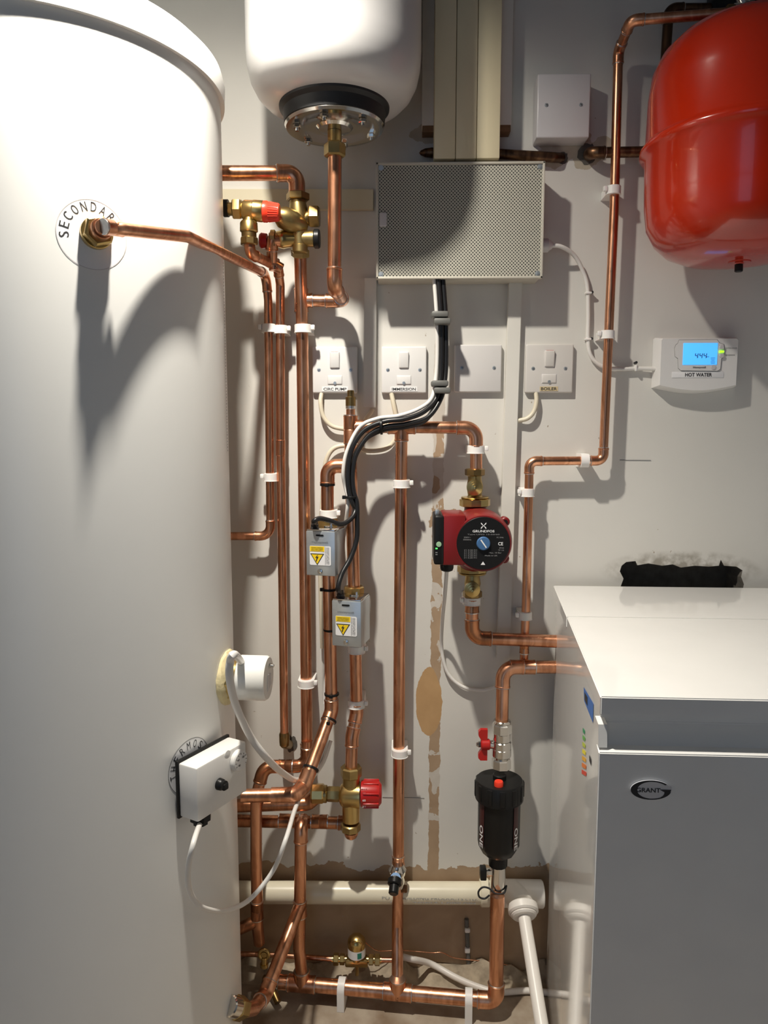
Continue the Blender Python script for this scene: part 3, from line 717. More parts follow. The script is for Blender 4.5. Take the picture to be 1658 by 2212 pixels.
plumb(t, [U(1212, 341, .0), U(1196, 340, .014), U(1080, 333, .016), U(930, 330, .016)], .0088, .006, COPOLD, fit=[False, False])
bm = NB(); lathe(bm, [(0, .0088), (.012, .0075), (.020, .004), (.023, 0)], U(932, 330, .016), -X, 18); obj('crimped_end', bm, COPOLD, t)
for px, py, rr in ((1267, 333, .017), (1214, 342, .010)):
    bm = NB(); c = U(px, py); P_ = [Vector((c.x+(rr+.005*noise.noise(Vector((i*.8, px, 1))))*math.cos(2*math.pi*i/20), -.0012, c.z+(rr+.006*noise.noise(Vector((i*.8, px, 5))))*1.1*math.sin(2*math.pi*i/20))) for i in range(20)]
    bm.faces.new([bm.verts.new(p) for p in P_]); obj('dark_chip', bm, HOLE, wb)
# ================================================================== FLOOR LEVEL PIPES
t = thing('floor_header_pipe', 'thick copper header pipe lying just above the concrete floor', 'pipe', Z(850, 2145, .04))
fl1, fl2, fl3 = Z(605, 2121, .038), Z(858, 2142, .042), Z(1071, 2162, .040)
plumb(t, [fl1, fl3+(fl3-fl1).normalized()*.0, Vector((U(1073, 1900, .10).x, fl3.y+.015, U(1075, 1935, .11).z))], .0138, .018, COPPER, fit=[True])
dd_ = (fl3-fl1).normalized()
for px in (650, 858):
    c = fl1+dd_*((Z(px, 2125+(px-650)*.09, .043)-fl1).dot(dd_)); tee(t, c, [dd_, -dd_, ZA], .0138, .026)
coupler(t, fl1+dd_*.01, dd_, .0125, .012)
bm = NB(); cyl(bm, fl1-dd_*.035, fl1+dd_*.01, .010, 20, .001); bq = fl1-dd_*.02; cyl(bm, bq+Vector((0, -.004, -.004)), bq+Vector((.02, -.03, -.022)), .007, 16, .001); obj('drain_cock', bm, BRASSO, t)
t = thing('cylinder_lower_pipe', 'copper pipe dropping from the lower elbow and forking down to the cylinder foot', 'pipe', U(648, 1900, .08))
plumb(t, [U(655, 1770, .038), U(650, 1783, .085), U(646, 2050, .09), Vector((fl1+dd_*((Z(650, 2125, .043)-fl1).dot(dd_)))) + ZA*.02], .0118, .014, COPPER, fit=[True, False])
coupler(t, U(648, 1962, .088), ZA, .0118, .016)
cf, cn = onc(500, 2176)
cf = onc(506, 2172)[0]; cn = (Vector((cf.x-CX, cf.y-CY, 0))).normalized()
branch = [U(648, 1955, .09), U(640, 1975, .105), at_dist(572, 2150, 1.33), at_dist(548, 2178, 1.28), at_dist(515, 2184, 1.22)]
plumb(t, branch, .0118, .018, COPPER, fit=[False, True, False], pipe='branch_pipe')
t = thing('cylinder_drain_union', 'chrome and brass union where the lowest pipe enters the cylinder foot', 'pipe fitting', at_dist(505, 2178, 1.2))
bm = NB(); a, b = at_dist(492, 2172, 1.19), at_dist(518, 2178, 1.22); cyl(bm, a, a+(b-a)*.62, .0165, 28, .002); obj('chrome_ring', bm, CHROME, t)
bm = NB(); hexnut(bm, a+(b-a)*.6, b+(b-a)*.25, .0185, .3); obj('brass_nut', bm, BRASSD, t)
disc = NB()
# ================================================================== PUMP
PD = .085
Q = lambda a, b, d=PD: U(a, b, d)
def gate_valve(name, label, cx_, top, bot, big_at_bottom, y_nut, d=.05):
    t = thing(name, label, 'valve', U(cx_, (top+bot)/2, d))
    s = mpp(d)
    bm = NB()
    if big_at_bottom:
        sweep(bm, [U(cx_, top+10, d), U(cx_, top+22, d), U(cx_, top+38, d), U(cx_, bot-22, d), U(cx_, bot-10, d)], [.0135, .0125, .0155, .013, .022], 28)
    else:
        sweep(bm, [U(cx_, top+8, d), U(cx_, top+18, d), U(cx_, top+36, d), U(cx_, bot-14, d)], [.020, .013, .0155, .012], 28)
    obj('valve_body', bm, BRASSD, t)
    ys = top+40 if big_at_bottom else top+46
    bm = NB(); lathe(bm, [(0, .0135), (.012, .0145), (.016, .0145), (.017, .011), (.020, .011), (.021, .0075), (.025, .0075), (.026, .0035), (.031, .0035), (.032, 0)], U(cx_-2, ys, d+.010), -Y, 28); obj('spindle', bm, BRASS, t)
    if big_at_bottom:
        a, b = U(cx_, bot-16, d), U(cx_, bot+2, d); bm = NB(); hexnut(bm, a, b, .0285, 0, 10); cyl(bm, U(cx_, bot-19, d), a, .026, 32, .001); obj('union_nut', bm, BRASS, t)
        bm = NB(); hexnut(bm, U(cx_, top, d), U(cx_, top+16, d), .0185, .2, 8); obj('pipe_nut', bm, BRASSO, t)
    else:
        a, b = U(cx_, top-4, d), U(cx_, top+12, d); bm = NB(); hexnut(bm, a, b, .0285, 0, 10); cyl(bm, b, U(cx_, top+16, d), .026, 32, .001); obj('union_nut', bm, BRASSD, t)
        bm = NB(); hexnut(bm, U(cx_, bot-18, d), U(cx_, bot-3, d), .0180, .2, 8); obj('pipe_nut', bm, BRASSO, t)
gate_valve('pump_isolating_valve', 'brass isolating valve directly above the red pump', 1025, 1012, 1092, True, 0)
gate_valve('pump_isolating_valve', 'brass isolating valve directly below the red pump', 1020, 1224, 1293, False, 0)
t = thing('circulation_pump', 'dark red circulation pump with black round faceplate and black control box', 'pump', Q(1025, 1160))
bm = NB(); sweep(bm, [U(1026, 1092, .05), U(1026, 1104, .052), U(1027, 1125, .065), U(1026, 1160, .075), U(1022, 1205, .06), U(1020, 1226, .05)], [.020, .021, .038, .046, .034, .020], 36); obj('volute', bm, REDP, t)
mc = U(1035, 1162, .085)
bm = NB(); lathe(bm, [(-.02, .050), (.0, .0545), (.045, .0530), (.058, .0510), (.063, .0485)], mc, -Y, 56)
for an in (38, 142, 218, 322):
    c = mc+Vector((.054*math.cos(math.radians(an)), -.008, .054*math.sin(math.radians(an)))); cyl(bm, c, c-Y*.022, .0085, 16, .002)
obj('motor_housing', bm, REDP, t)
for an in (38, 142, 218):
    c = mc+Vector((.054*math.cos(math.radians(an)), -.030, .054*math.sin(math.radians(an)))); bm = NB(); cyl(bm, c, c-Y*.002, .0042, 12); obj('bolt', bm, BLACK, t)
fpy = -(.085+.063)
bm = NB(); fc_ = Vector((mc.x, mc.y-.0625, mc.z)); cyl(bm, fc_, fc_-Y*.0018, .0465, 56, .0006); fp = obj('faceplate', bm, BLACK, t)
fy = fc_.y-.0022; k = (1.43+fy)/F
def fpp(px, py): return Vector((U(px, py, -fy).x, fy, U(px, py, -fy).z))
fcx, fcz = mc.x, mc.z
def FT(bm, s, dx, dz, w, h): text(bm, s, (fcx+dx, fy, fcz+dz), X, ZA, w, h)
bm = NB(); FT(bm, 'GRUNDFOS', 0, .0215, .038, .0042); FT(bm, 'CE', .030, -.0005, .0085, .0060)
for sgn in (1, -1):
    c = Vector((fcx, fy, fcz+.031)); pp = [c+Vector((x*sgn, 0, z)) for x, z in ((-.0050, .0052), (-.0042, .0028), (.0012, -.0016), (.0034, -.0050), (.0050, -.0052), (.0042, -.0026), (-.0006, .0010), (-.0034, .0050))]
    prism(bm, pp, (0, .0003, 0))
prism(bm, [Vector((fcx-.004, fy, fcz-.038)), Vector((fcx+.004, fy, fcz-.038)), Vector((fcx, fy, fcz-.032))], (0, .0003, 0))
obj('white_lettering', bm, WHITEI, fp)
bm = NB(); FT(bm, 'Type UPS2 15-50/60', 0, .0155, .056, .0026); FT(bm, '230V~', -.028, .0105, .012, .0024); FT(bm, '50/60Hz', -.028, .0065, .014, .0024); FT(bm, 'PC 0946', .029, .0105, .012, .0024); FT(bm, 'IP44', .032, -.0080, .008, .0024); FT(bm, 'TF 110', .031, -.0120, .010, .0024)
for i in range(5): FT(bm, 'I/1 0.28 P/1', -.022, -.012-.0034*i, .022, .0022)
FT(bm, 'Max. 10 Bar', .021, -.0165, .022, .0024); FT(bm, 'Made in UK', .014, -.0215, .022, .0024)
obj('small_print', bm, INKG, fp)
kc = Vector((fcx, fy, fcz)); bm = NB(); lathe(bm, [(0, .0120), (.0025, .0118), (.004, .0105), (.0043, 0)], kc, -Y, 32); kb2 = obj('centre_screw', bm, BLUEK, fp)
bm = NB(); box(bm, kc-Y*.0046, (.0022, .0006, .017), 0, Matrix.Rotation(math.radians(-35), 3, 'Y')); obj('slot', bm, WHITEI, kb2)
bx = U(972, 1165, .125)
x0, x1 = U(958, 1165, .15).x, U(988, 1165, .15).x; z0, z1 = U(965, 1222, .15).z, U(965, 1113, .15).z
bm = NB(); box(bm, ((x0+x1)/2+.006, -.105, (z0+z1)/2), (x1-x0+.016, .085, z1-z0), .003); obj('terminal_box', bm, REDP, t)
xb0 = U(937, 1165, .15).x; xb1 = x0+.001
bm = NB(); box(bm, ((xb0+xb1)/2, -.110, (z0+z1)/2), (xb1-xb0, .078, z1-z0-.002), .004, None, 0, 3); cb = obj('control_cover', bm, BLACK, t)
bm = NB(); c = Vector((xb0+.0085, -.1485, U(948, 1176, .15).z)); lathe(bm, [(0, .0048), (.0018, .0045), (.0022, 0)], c, -Y, 20); obj('button', bm, mat('clear green button', (.35, .55, .35), .2), cb)
bm = NB(); box(bm, (xb0+.0045, -.1492, U(941, 1185, .15).z), (.0036, .0012, .0022)); obj('green_light', bm, GREENL, cb)
bm = NB(); box(bm, (xb0+.0045, -.1492, U(941, 1189, .15).z-.004), (.0036, .0006, .0016)); box(bm, (xb0+.0045, -.1492, U(941, 1189, .15).z-.0075), (.0036, .0006, .0016)); obj('grey_light', bm, INKG, cb)
bm = NB(); c = Vector((xb0+.006, -.13, z1)); box(bm, c+ZA*.003, (.008, .008, .010), .002); obj('screw_lug', bm, STEEL, cb)
g1 = Vector((U(965, 1222, .125).x, -.120, z0)); bm = NB(); lathe(bm, [(0, .0125), (.012, .0120), (.016, .0105), (.018, .006), (.018, 0)], g1+ZA*.002, -ZA, 12); obj('cable_gland', bm, BLACK, t)
bm = NB(); cable(bm, [g1-ZA*.014, U(960, 1290, .09), U(955, 1340, .04), U(953, 1390, .012), U(958, 1430, .008), U(972, 1462, .008), U(1000, 1484, .008), U(1035, 1491, .008), U(1060, 1487, .010), U(1082, 1478, .02)], .0036)
solo('pump_cable', bm, CABW, 'white cable hanging in a curve below the red pump', 'cable')
# ================================================================== ZONE VALVES
def zone(cxp, top, bot, wpx, d, label, pipe_x, nut_y):
    t = thing('motorised_zone_valve', label, 'zone valve', U(cxp, bot, d), 'zone valves on the copper pipes')
    TL, TR, BL = U(cxp-wpx/2, top, d), U(cxp+wpx/2, top, d), U(cxp-wpx/2, bot, d)
    w = (TR-TL).length; h = (TL-BL).length; ang = math.radians(-13)
    Rm = Matrix.Rotation(ang, 3, 'Z'); right = Rm @ X; fwd = Rm @ (-Y); dep = .060
    ctr = (U(cxp, (top+bot)/2, d))-fwd*dep/2
    bm = NB(); box(bm, ctr, (w, dep, h), .0016, Rm); hd = obj('actuator_cover', bm, STEEL, t)
    fc = ctr+fwd*(dep/2+.0006)
    def LP(u, v, o=0): return fc+right*(u*w)+ZA*(v*h)+fwd*o
    bm = NB(); prism(bm, [LP(-.14, .43), LP(.10, .43), LP(.12, .405), LP(.08, .39), LP(-.12, .39), LP(-.16, .405)], fwd*.0003); obj('slot', bm, BLACK, hd)
    bm = NB(); prism(bm, [LP(-.36, .17), LP(.32, .17), LP(.36, .15), LP(.36, -.24), LP(.32, -.26), LP(-.34, -.26), LP(-.37, -.24), LP(-.37, .15)], fwd*.0003); st = obj('warning_sticker', bm, STICK, hd)
    bm = NB(); prism(bm, [LP(-.36, .165, .0005), LP(.14, .165, .0005), LP(.14, .05, .0005), LP(-.36, .05, .0005)], fwd*.0002)
    def tri(s, cx_=-.11, cy_=-.105): return [LP(cx_-.225*s, cy_+.10*s), LP(cx_+.225*s, cy_+.10*s), LP(cx_, cy_-.145*s)]
    prism(bm, [p+fwd*.0008 for p in tri(.86)], fwd*.0002); obj('yellow_print', bm, YELLOW, st)
    bm = NB(); prism(bm, [p+fwd*.0004 for p in tri(1.06)], fwd*.0002)
    prism(bm, [LP(-.11+a, -.075+b, .0012) for a, b in ((.03, .06), (-.06, -.015), (-.01, -.012), (-.035, -.075), (-.05, -.06), (-.035, -.105), (0, -.075), (-.015, -.07), (.05, .008), (-.005, .004))], fwd*.0002)
    for i in range(3): text(bm, ['WARNING HAZARDOUS', 'VOLTAGE INSIDE', 'ISOLATE SUPPLY'][i], LP(-.11, .135-.03*i, .0009), right, ZA, w*.40, h*.018)
    for i in range(3): text(bm, 'DISCONNECT SUPPLY BEFORE REMOVING'[:30-4*i], LP(.20+.045*i, -.045, .0006), -ZA, right, h*.38, w*.028)
    prism(bm, [LP(.162, .16, .0004), LP(.170, .16, .0004), LP(.170, -.25, .0004), LP(.162, -.25, .0004)], fwd*.0002)
    obj('black_print', bm, INK, st)
    bm = NB(); text(bm, 'Honeywell', LP(-.02, .255, .0002), right, ZA, w*.55, h*.045); obj('embossed_name', bm, mat('embossed steel', (.38, .40, .41), .5, 1), hd)
    bm = NB(); lathe(bm, [(0, .0048), (.0012, .0046), (.0018, .003), (.002, 0)], LP(-.02, -.40), fwd, 20); obj('screw', bm, CHROME, hd)
    # top plate with lever and spring
    tc_ = ctr+ZA*h/2
    bm = NB(); box(bm, tc_+ZA*.0015, (w*.96, dep*.95, .003), .0008, Rm); box(bm, tc_+ZA*.006+right*w*.22+fwd*.006, (.004, .003, .014), .0008, Rm); box(bm, tc_+ZA*.004+right*w*.1, (.016, .006, .004), .001, Rm); obj('lever', bm, CHROME, t)
    # brass valve body behind the head
    vb = U(pipe_x, (top+bot)/2, .058)
    bm = NB(); zt_, zb2 = ctr.z+h/2+.014, ctr.z-h/2+.004
    cyl(bm, Vector((vb.x, vb.y, zt_)), Vector((vb.x, vb.y, zb2)), .0155, 28, .002); obj('valve_body', bm, BRASSD, t)
    n_ = U(pipe_x, nut_y, .058)
    bm = NB(); hexnut(bm, n_+ZA*.008, n_-ZA*.010, .0195, .15, 8); obj('pipe_nut', bm, BRASS, t)
    ct = tc_-right*w*.28+fwd*.016
    bm = NB(); lathe(bm, [(0, .0085), (.004, .0082), (.006, .0065), (.010, .007), (.011, .0055), (.016, .0055)], ct, ZA, 18); obj('cable_grommet', bm, BLACKR, t)
    return ct+ZA*.010
zc1 = zone(692, 1148, 1244, 66, .125, 'grey steel zone valve head, the higher of the two', 707, 1128)
zc2 = zone(748, 1299, 1397, 66, .12, 'grey steel zone valve head, the lower of the two', 764, 1275)
# ---------------- cables from the box
bz = [(950, 603), (953, 640), (956, 690), (957, 760), (955, 815), (946, 860), (918, 895), (875, 910), (830, 916), (790, 935), (763, 975), (755, 1020), (757, 1060), (764, 1085)]
dz = [.055, .055, .055, .05, .05, .06, .075, .085, .085, .085, .09, .09, .09, .09]
def off(pts, ds, dx, dy, dd): return [U(a+dx*(1 if i < 6 else (.35 if i in (7, 8) else 1)), b+dy*(1 if 5 < i < 11 else 0), d+dd) for i, ((a, b), d) in enumerate(zip(pts, ds))]
bm = NB(); cable(bm, off(bz, dz, -4, -5, .004)+[U(767, 1100, .09), U(760, 1118, .10), U(738, 1132, .115), U(710, 1124, .125), U(690, 1120, .13), U(678, 1126, .135), zc1], .0045)
solo('zone_valve_cable', bm, CABB, 'black cable from the perforated box to the higher zone valve', 'cable')
bm = NB(); cable(bm, off(bz, dz, 6, 6, 0)+[U(771, 1120, .09), U(770, 1165, .09), U(757, 1205, .10), U(738, 1240, .115), U(730, 1270, .125), zc2], .0045)
solo('zone_valve_cable', bm, CABB, 'black cable from the perforated box to the lower zone valve', 'cable')
bm = NB(); cable(bm, off(bz, dz, 1, 12, -.006)[:13]+[U(764, 1080, .085)], .0045)
solo('spare_black_cable', bm, CABB, 'third black cable strapped inside the black bundle', 'cable')
wz = [U(a-(13 if i < 4 else 14), b-(12 if 5 < i < 10 else 0), d+.002) for i, ((a, b), d) in enumerate(zip(bz, dz))]
bm = NB(); cable(bm, wz[:12]+[U(745, 1050, .085), U(751, 1075, .085), U(749, 1110, .08), U(742, 1160, .035), U(736, 1215, .02), U(722, 1300, .02), U(706, 1420, .02), U(700, 1520, .025)], .0036)
solo('long_white_cable', bm, CABW, 'white cable strapped alongside the black cables and dropping behind the zone valves', 'cable')
# cleats
for (px, py, lab) in ((948, 688, 'grey cable cleat just below the perforated box'), (948, 836, 'grey cable cleat beside the IMMERSION switch')):
    t = thing('cable_cleat', lab, 'cable cleat', U(px, py, .05), 'grey cable cleats on the black cables')
    for s, dx in ((-7, -2), (8, 3)):
        c = U(px+3+dx, py+s, .060); bm = NB(); box(bm, c, (.030, .036, .0105), .003); box(bm, U(px-12 if s < 0 else px+16, py+s, .055), (.010, .012, .010), .003); cl = obj('clamp', bm, GREYP, t)
        c = U(px-14 if s < 0 else px+18, py+s, .063); bm = NB(); lathe(bm, [(0, .0024), (.0015, .002), (.002, 0)], c, -Y, 12); obj('screw', bm, CHROME, cl)
# cable ties
def tie(px, py, d, r, axis, label, tail=None, m=BLACK):
    bm = NB(); P = U(px, py, d); x_, y_, a_ = frame(axis)
    cyl(bm, P-a_*.0022, P+a_*.0022, r, 24, .0006); h = P+(x_*tail[0]+Vector((0, -1, 0))*tail[1])*r if tail else P-Y*r
    box(bm, h, (.007, .005, .0065), .001)
    if tail: cyl(bm, h, h+Vector((tail[0]*.006, -.002, -.007*abs(tail[1]))), .0018, 8)
    solo('cable_tie', bm, m, label, 'cable tie', 'black cable ties')
tie(823, 921, .085, .0150, (1, 0, .05), 'black cable tie on the bundle crossing the horizontal header', (0, .3))
tie(758, 1074, .088, .0115, ZA, 'black cable tie where the cable bundle splits above the zone valves', (1.1, .2))
tie(707, 1047, .060, .0140, ZA, 'black cable tie round the pipe under the elbow above the higher zone valve')
tie(711, 1273, .060, .0140, ZA, 'black cable tie round the pipe just below the higher zone valve', (1, .2))
tie(714, 1360, .060, .0140, ZA, 'black cable tie round the pipe left of the lower zone valve', (-1, .2))
tie(716, 1499, .064, .0142, ZA, 'black cable tie just above the bend of the slanting pipe')
td = U(716, 1535, .065)-U(655, 1700, .16)
tie(710, 1556, .077, .0150, td, 'black cable tie at the top end of the slanting pipe')
tie(671, 1660, .136, .0152, td, 'black cable tie low on the slanting pipe beside the white flex')
# tail drop
# ================================================================== PIPE CLIPS
def clip(px, py, d, r, label, horizontal=False, tab=1, hgt=.015):
    bm = NB(); P = U(px, py, d); w = r+.0045; out = []
    n = 12
    out.append((w, P.y-(-.001)));
    prof = [(-w, -.0005), (w, -.0005)]+[(w*math.cos(math.pi*i/n), P.y-(.0-.001)-w*math.sin(math.pi*i/n)*.9) for i in range(n+1)]
    if horizontal:
        prism(bm, [Vector((P.x-hgt/2, y, P.z+a)) for a, y in prof], (hgt, 0, 0))
    else:
        prism(bm, [Vector((P.x+a, y, P.z-hgt/2)) for a, y in prof], (0, 0, hgt))
        box(bm, (P.x+tab*(w+.003), P.y+.004-.006, P.z+.002), (.007, .008, hgt*.6), .0015)
    bmesh.ops.bevel(bm, geom=[e for e in bm.edges if e.calc_face_angle(0) > 1.2], offset=.0009, segments=2, affect='EDGES')
    solo('pipe_clip', bm, CLIPM, label, 'pipe clip', 'white plastic pipe clips')
for a in ((580, 709, .042, .008, 'white clip on the secondary return pipe, upper left', False, -1),
          (606, 712, .042, .008, 'white clip on the discharge pipe, upper left', False, 1),
          (654, 710, .045, .0112, 'white clip on the riser above the CIRC PUMP switch', False, 1),
          (584, 1031, .038, .008, 'white clip on the secondary return pipe near the cylinder', False, -1),
          (661, 1476, .045, .0112, 'white clip on the riser left of the slanting pipe', False, 1),
          (709, 1110, .060, .0118, 'white clip directly above the higher zone valve', False, 1),
          (867, 1045, .048, .0112, 'white clip near the top of the centre drop pipe', False, 1),
          (863, 1626, .045, .0112, 'white clip low on the centre drop pipe', False, 1),
          (1028, 971, .05, .0112, 'white clip above the upper pump isolating valve', False, 1),
          (1019, 1298, .05, .0118, 'white clip below the lower pump isolating valve', False, -1),
          (769, 1520, .055, .0116, 'white clip between the lower zone valve and the mixing valve', False, 1),
          (769, 1402, .055, .0116, 'white clip at the underside of the lower zone valve', False, 1),
          (1325, 411, .038, .0082, 'white clip on the right riser level with the red vessel', False, -1),
          (1312, 723, .037, .0082, 'white clip on the right riser beside the blue-screened programmer', False, -1),
          (1139, 1064, .037, .0082, 'white clip on the right riser below its left turn', False, -1),
          (1134, 1330, .038, .0082, 'white clip half hidden on the right riser above the boiler pipes', False, -1)):
    clip(*a)
clip(1262, 995, .037, .0082, 'white clip on the short horizontal step of the right riser', True)
for px, py, lab in ((737, 2135, 'white pipe clip under the floor header, left one'), (1012, 2158, 'white pipe clip under the floor header, right one')):
    c = fl1+dd_*((Z(px, py, .042)-fl1).dot(dd_)); bm = NB(); n = 12; w = .0185
    pr_ = [(-w, -c.z+.0005), (w, -c.z+.0005)]+[(w*math.cos(math.pi*i/n), w*math.sin(math.pi*i/n)) for i in range(n+1)]
    pd2 = Vector((-dd_.y, dd_.x, 0)); prism(bm, [c+pd2*a-dd_*.007+ZA*b for a, b in pr_], dd_*.014)
    solo('pipe_clip', bm, CLIPM, lab, 'pipe clip', 'white plastic pipe clips')
# ================================================================== PERFORATED JUNCTION BOX
d1 = .066
bl, br, tl = U(811, 603, d1), U(1168, 598, d1), U(811, 352, d1)
x0, x1, z0, z1 = U(812, 470, d1).x, U(1174, 470, d1).x, U(990, 602, d1).z, U(990, 350, d1).z
cxb, czb = (x0+x1)/2, (z0+z1)/2; wb_, hb_ = x1-x0, z1-z0
t = thing('junction_box', 'large grey wiring box with a perforated face in the middle of the wall', 'junction box', (cxb, 0, z0))
GB = mat('grey box plastic', (.56, .53, .45), .45)
bm = NB(); box(bm, (cxb, -.0295, czb), (wb_-.004, .058, hb_-.004), .002); obj('back_box', bm, GB, t)
bm = NB(); e = .004
for c, s in (((cxb, -d1+.004, z1-e/2), (wb_, .012, e)), ((cxb, -d1+.004, z0+e/2), (wb_, .012, e)), ((x0+e/2, -d1+.004, czb), (e, .012, hb_)), ((x1-e/2, -d1+.004, czb), (e, .012, hb_))): box(bm, c, s, .0008)
obj('cover_rim', bm, GB, t)
bm = NB(); box(bm, (cxb, -d1+.004, czb), (wb_-.007, .006, hb_-.007)); gr = obj('perforated_cover', bm, PERF, t)
for a, b in ((-1, 1), (1, 1), (-1, -1), (1, -1)):
    c = Vector((cxb+a*(wb_/2-.0085), -d1+.001, czb+b*(hb_/2-.0085)))
    bm = NB(); lathe(bm, [(0, .0048), (.0012, .0045), (.0012, .003), (.002, .0028), (.0022, 0)], c, -Y, 20); obj('screw', bm, STEEL, gr)
bm = NB(); c = U(827, 475, d1); box(bm, (c.x, -d1-.001, c.z), (.013, .004, .024), .0018, None, 0, 4); obj('cable_bung', bm, LGREY, t)
gq = U(1178, 530, .035)
bm = NB(); hexnut(bm, Vector((x1-.003, -.035, gq.z)), Vector((x1+.003, -.035, gq.z)), .0145, 0, 12); cyl(bm, Vector((x1+.002, -.035, gq.z)), Vector((x1+.016, -.035, gq.z)), .0125, 16, .002); lathe(bm, [(0, .010), (.006, .006)], Vector((x1+.016, -.035, gq.z)), X, 16); obj('cable_gland', bm, LGREY, t)
bm = NB(); cable(bm, [Vector((x1+.014, -.035, gq.z)), U(1212, 533, .033), U(1240, 552, .02), U(1258, 585, .010), U(1268, 620, .008), U(1270, 680, .008), U(1269, 730, .008), U(1274, 765, .008), U(1290, 785, .008), U(1312, 795, .008), U(1345, 797, .008), U(1380, 796, .008), U(1424, 797, .012)], .0038)
solo('programmer_cable', bm, CABW, 'white cable running from the perforated box down the wall to the programmer', 'cable')
for px, py, dx, dz_, lab in ((1270, 633, -1, 0, 'white cable clip on the programmer cable, highest'), (1269, 733, -1, 0, 'white cable clip on the programmer cable, at its lower bend'), (1372, 795, 0, 1, 'white cable clip on the programmer cable beside the programmer')):
    c = U(px, py, .009); t2 = thing('cable_clip', lab, 'cable clip', c, 'cable clips on the programmer cable')
    bm = NB(); box(bm, c+Vector((0, .001, 0)), (.012, .012, .004) if dx else (.004, .012, .012), .0015); obj('saddle', bm, CLIPM, t2)
    c2 = c+(Vector((.0065, -.003, .001)) if dx else Vector((.0, -.003, .010))); bm = NB(); cyl(bm, c2+Y*.011, c2, .0018, 10); cyl(bm, c2, c2-Y*.001, .0025, 12); obj('nail', bm, INK, t2)
# ---------------- cream trunking above the box
t = thing('cream_trunking', 'wide cream cable trunking rising from the perforated box', 'trunking', U(1010, 345, .05))
zt0 = U(1000, 347, .055).z; zt1 = 2.02
for (a, b, d) in ((937, 983.5, .066), (984, 1029, .066), (1029.5, 1079.5, .066)):
    x0_, x1_ = U(a, 300, d).x, U(b, 300, d).x
    bm = NB(); box(bm, ((x0_+x1_)/2, -(d+.030)/2, (zt0+zt1)/2), (x1_-x0_-.0004, d-.030, zt1-zt0), .0015); obj('trunking_length', bm, CREAM, t)
t = thing('timber_batten', 'white painted timber batten behind the cream trunking', 'batten', U(1010, 270, .01))
x0_, x1_ = U(911, 270, .029).x, U(1104, 270, .029).x; zb_ = U(1000, 270, .029).z
bm = NB(); box(bm, ((x0_+x1_)/2, -.0145, (zb_+zt1)/2), (x1_-x0_, .028, zt1-zb_), .001); obj('board', bm, TRUNKW, t)
bm = NB(); box(bm, ((x0_+x1_)/2, -.0145, zb_-.0055), (x1_-x0_-.002, .027, .011), .0005); obj('bare_end', bm, WOOD, t)
# ---------------- mini trunkings
def trunk(name, px0, px1, y0, y1, d, m, label, ptop=None):
    a, b, c, e = U(px0[0], y0, d), U(px0[1], y0, d), U(px1[0], y1, d), U(px1[1], y1, d)
    bm = NB(); f = [a, b, e, c]; vs = [bm.verts.new(p) for p in f]; vb = [bm.verts.new(Vector((p.x, -.0005, p.z))) for p in f]
    bm.faces.new(vs); bm.faces.new(vb)
    for i in range(4): bm.faces.new((vs[i], vs[(i+1) % 4], vb[(i+1) % 4], vb[i]))
    bmesh.ops.bevel(bm, geom=list(bm.edges), offset=.0008, segments=2, affect='EDGES')
    solo(name, bm, m, label, 'trunking')
trunk('mini_trunking', (787, 813), (784, 811), 600, 880, .012, TRUNKW, 'short white mini trunking between the CIRC PUMP and IMMERSION switches')
trunk('mini_trunking', (1099, 1128), (1072, 1101), 604, 1422, .014, TRUNKW, 'long white mini trunking running down left of the BOILER switch')
trunk('mini_trunking', (470, 806), (470, 806), 408, 452, .012, CREAM2, 'horizontal cream trunking behind the brass combination valve')
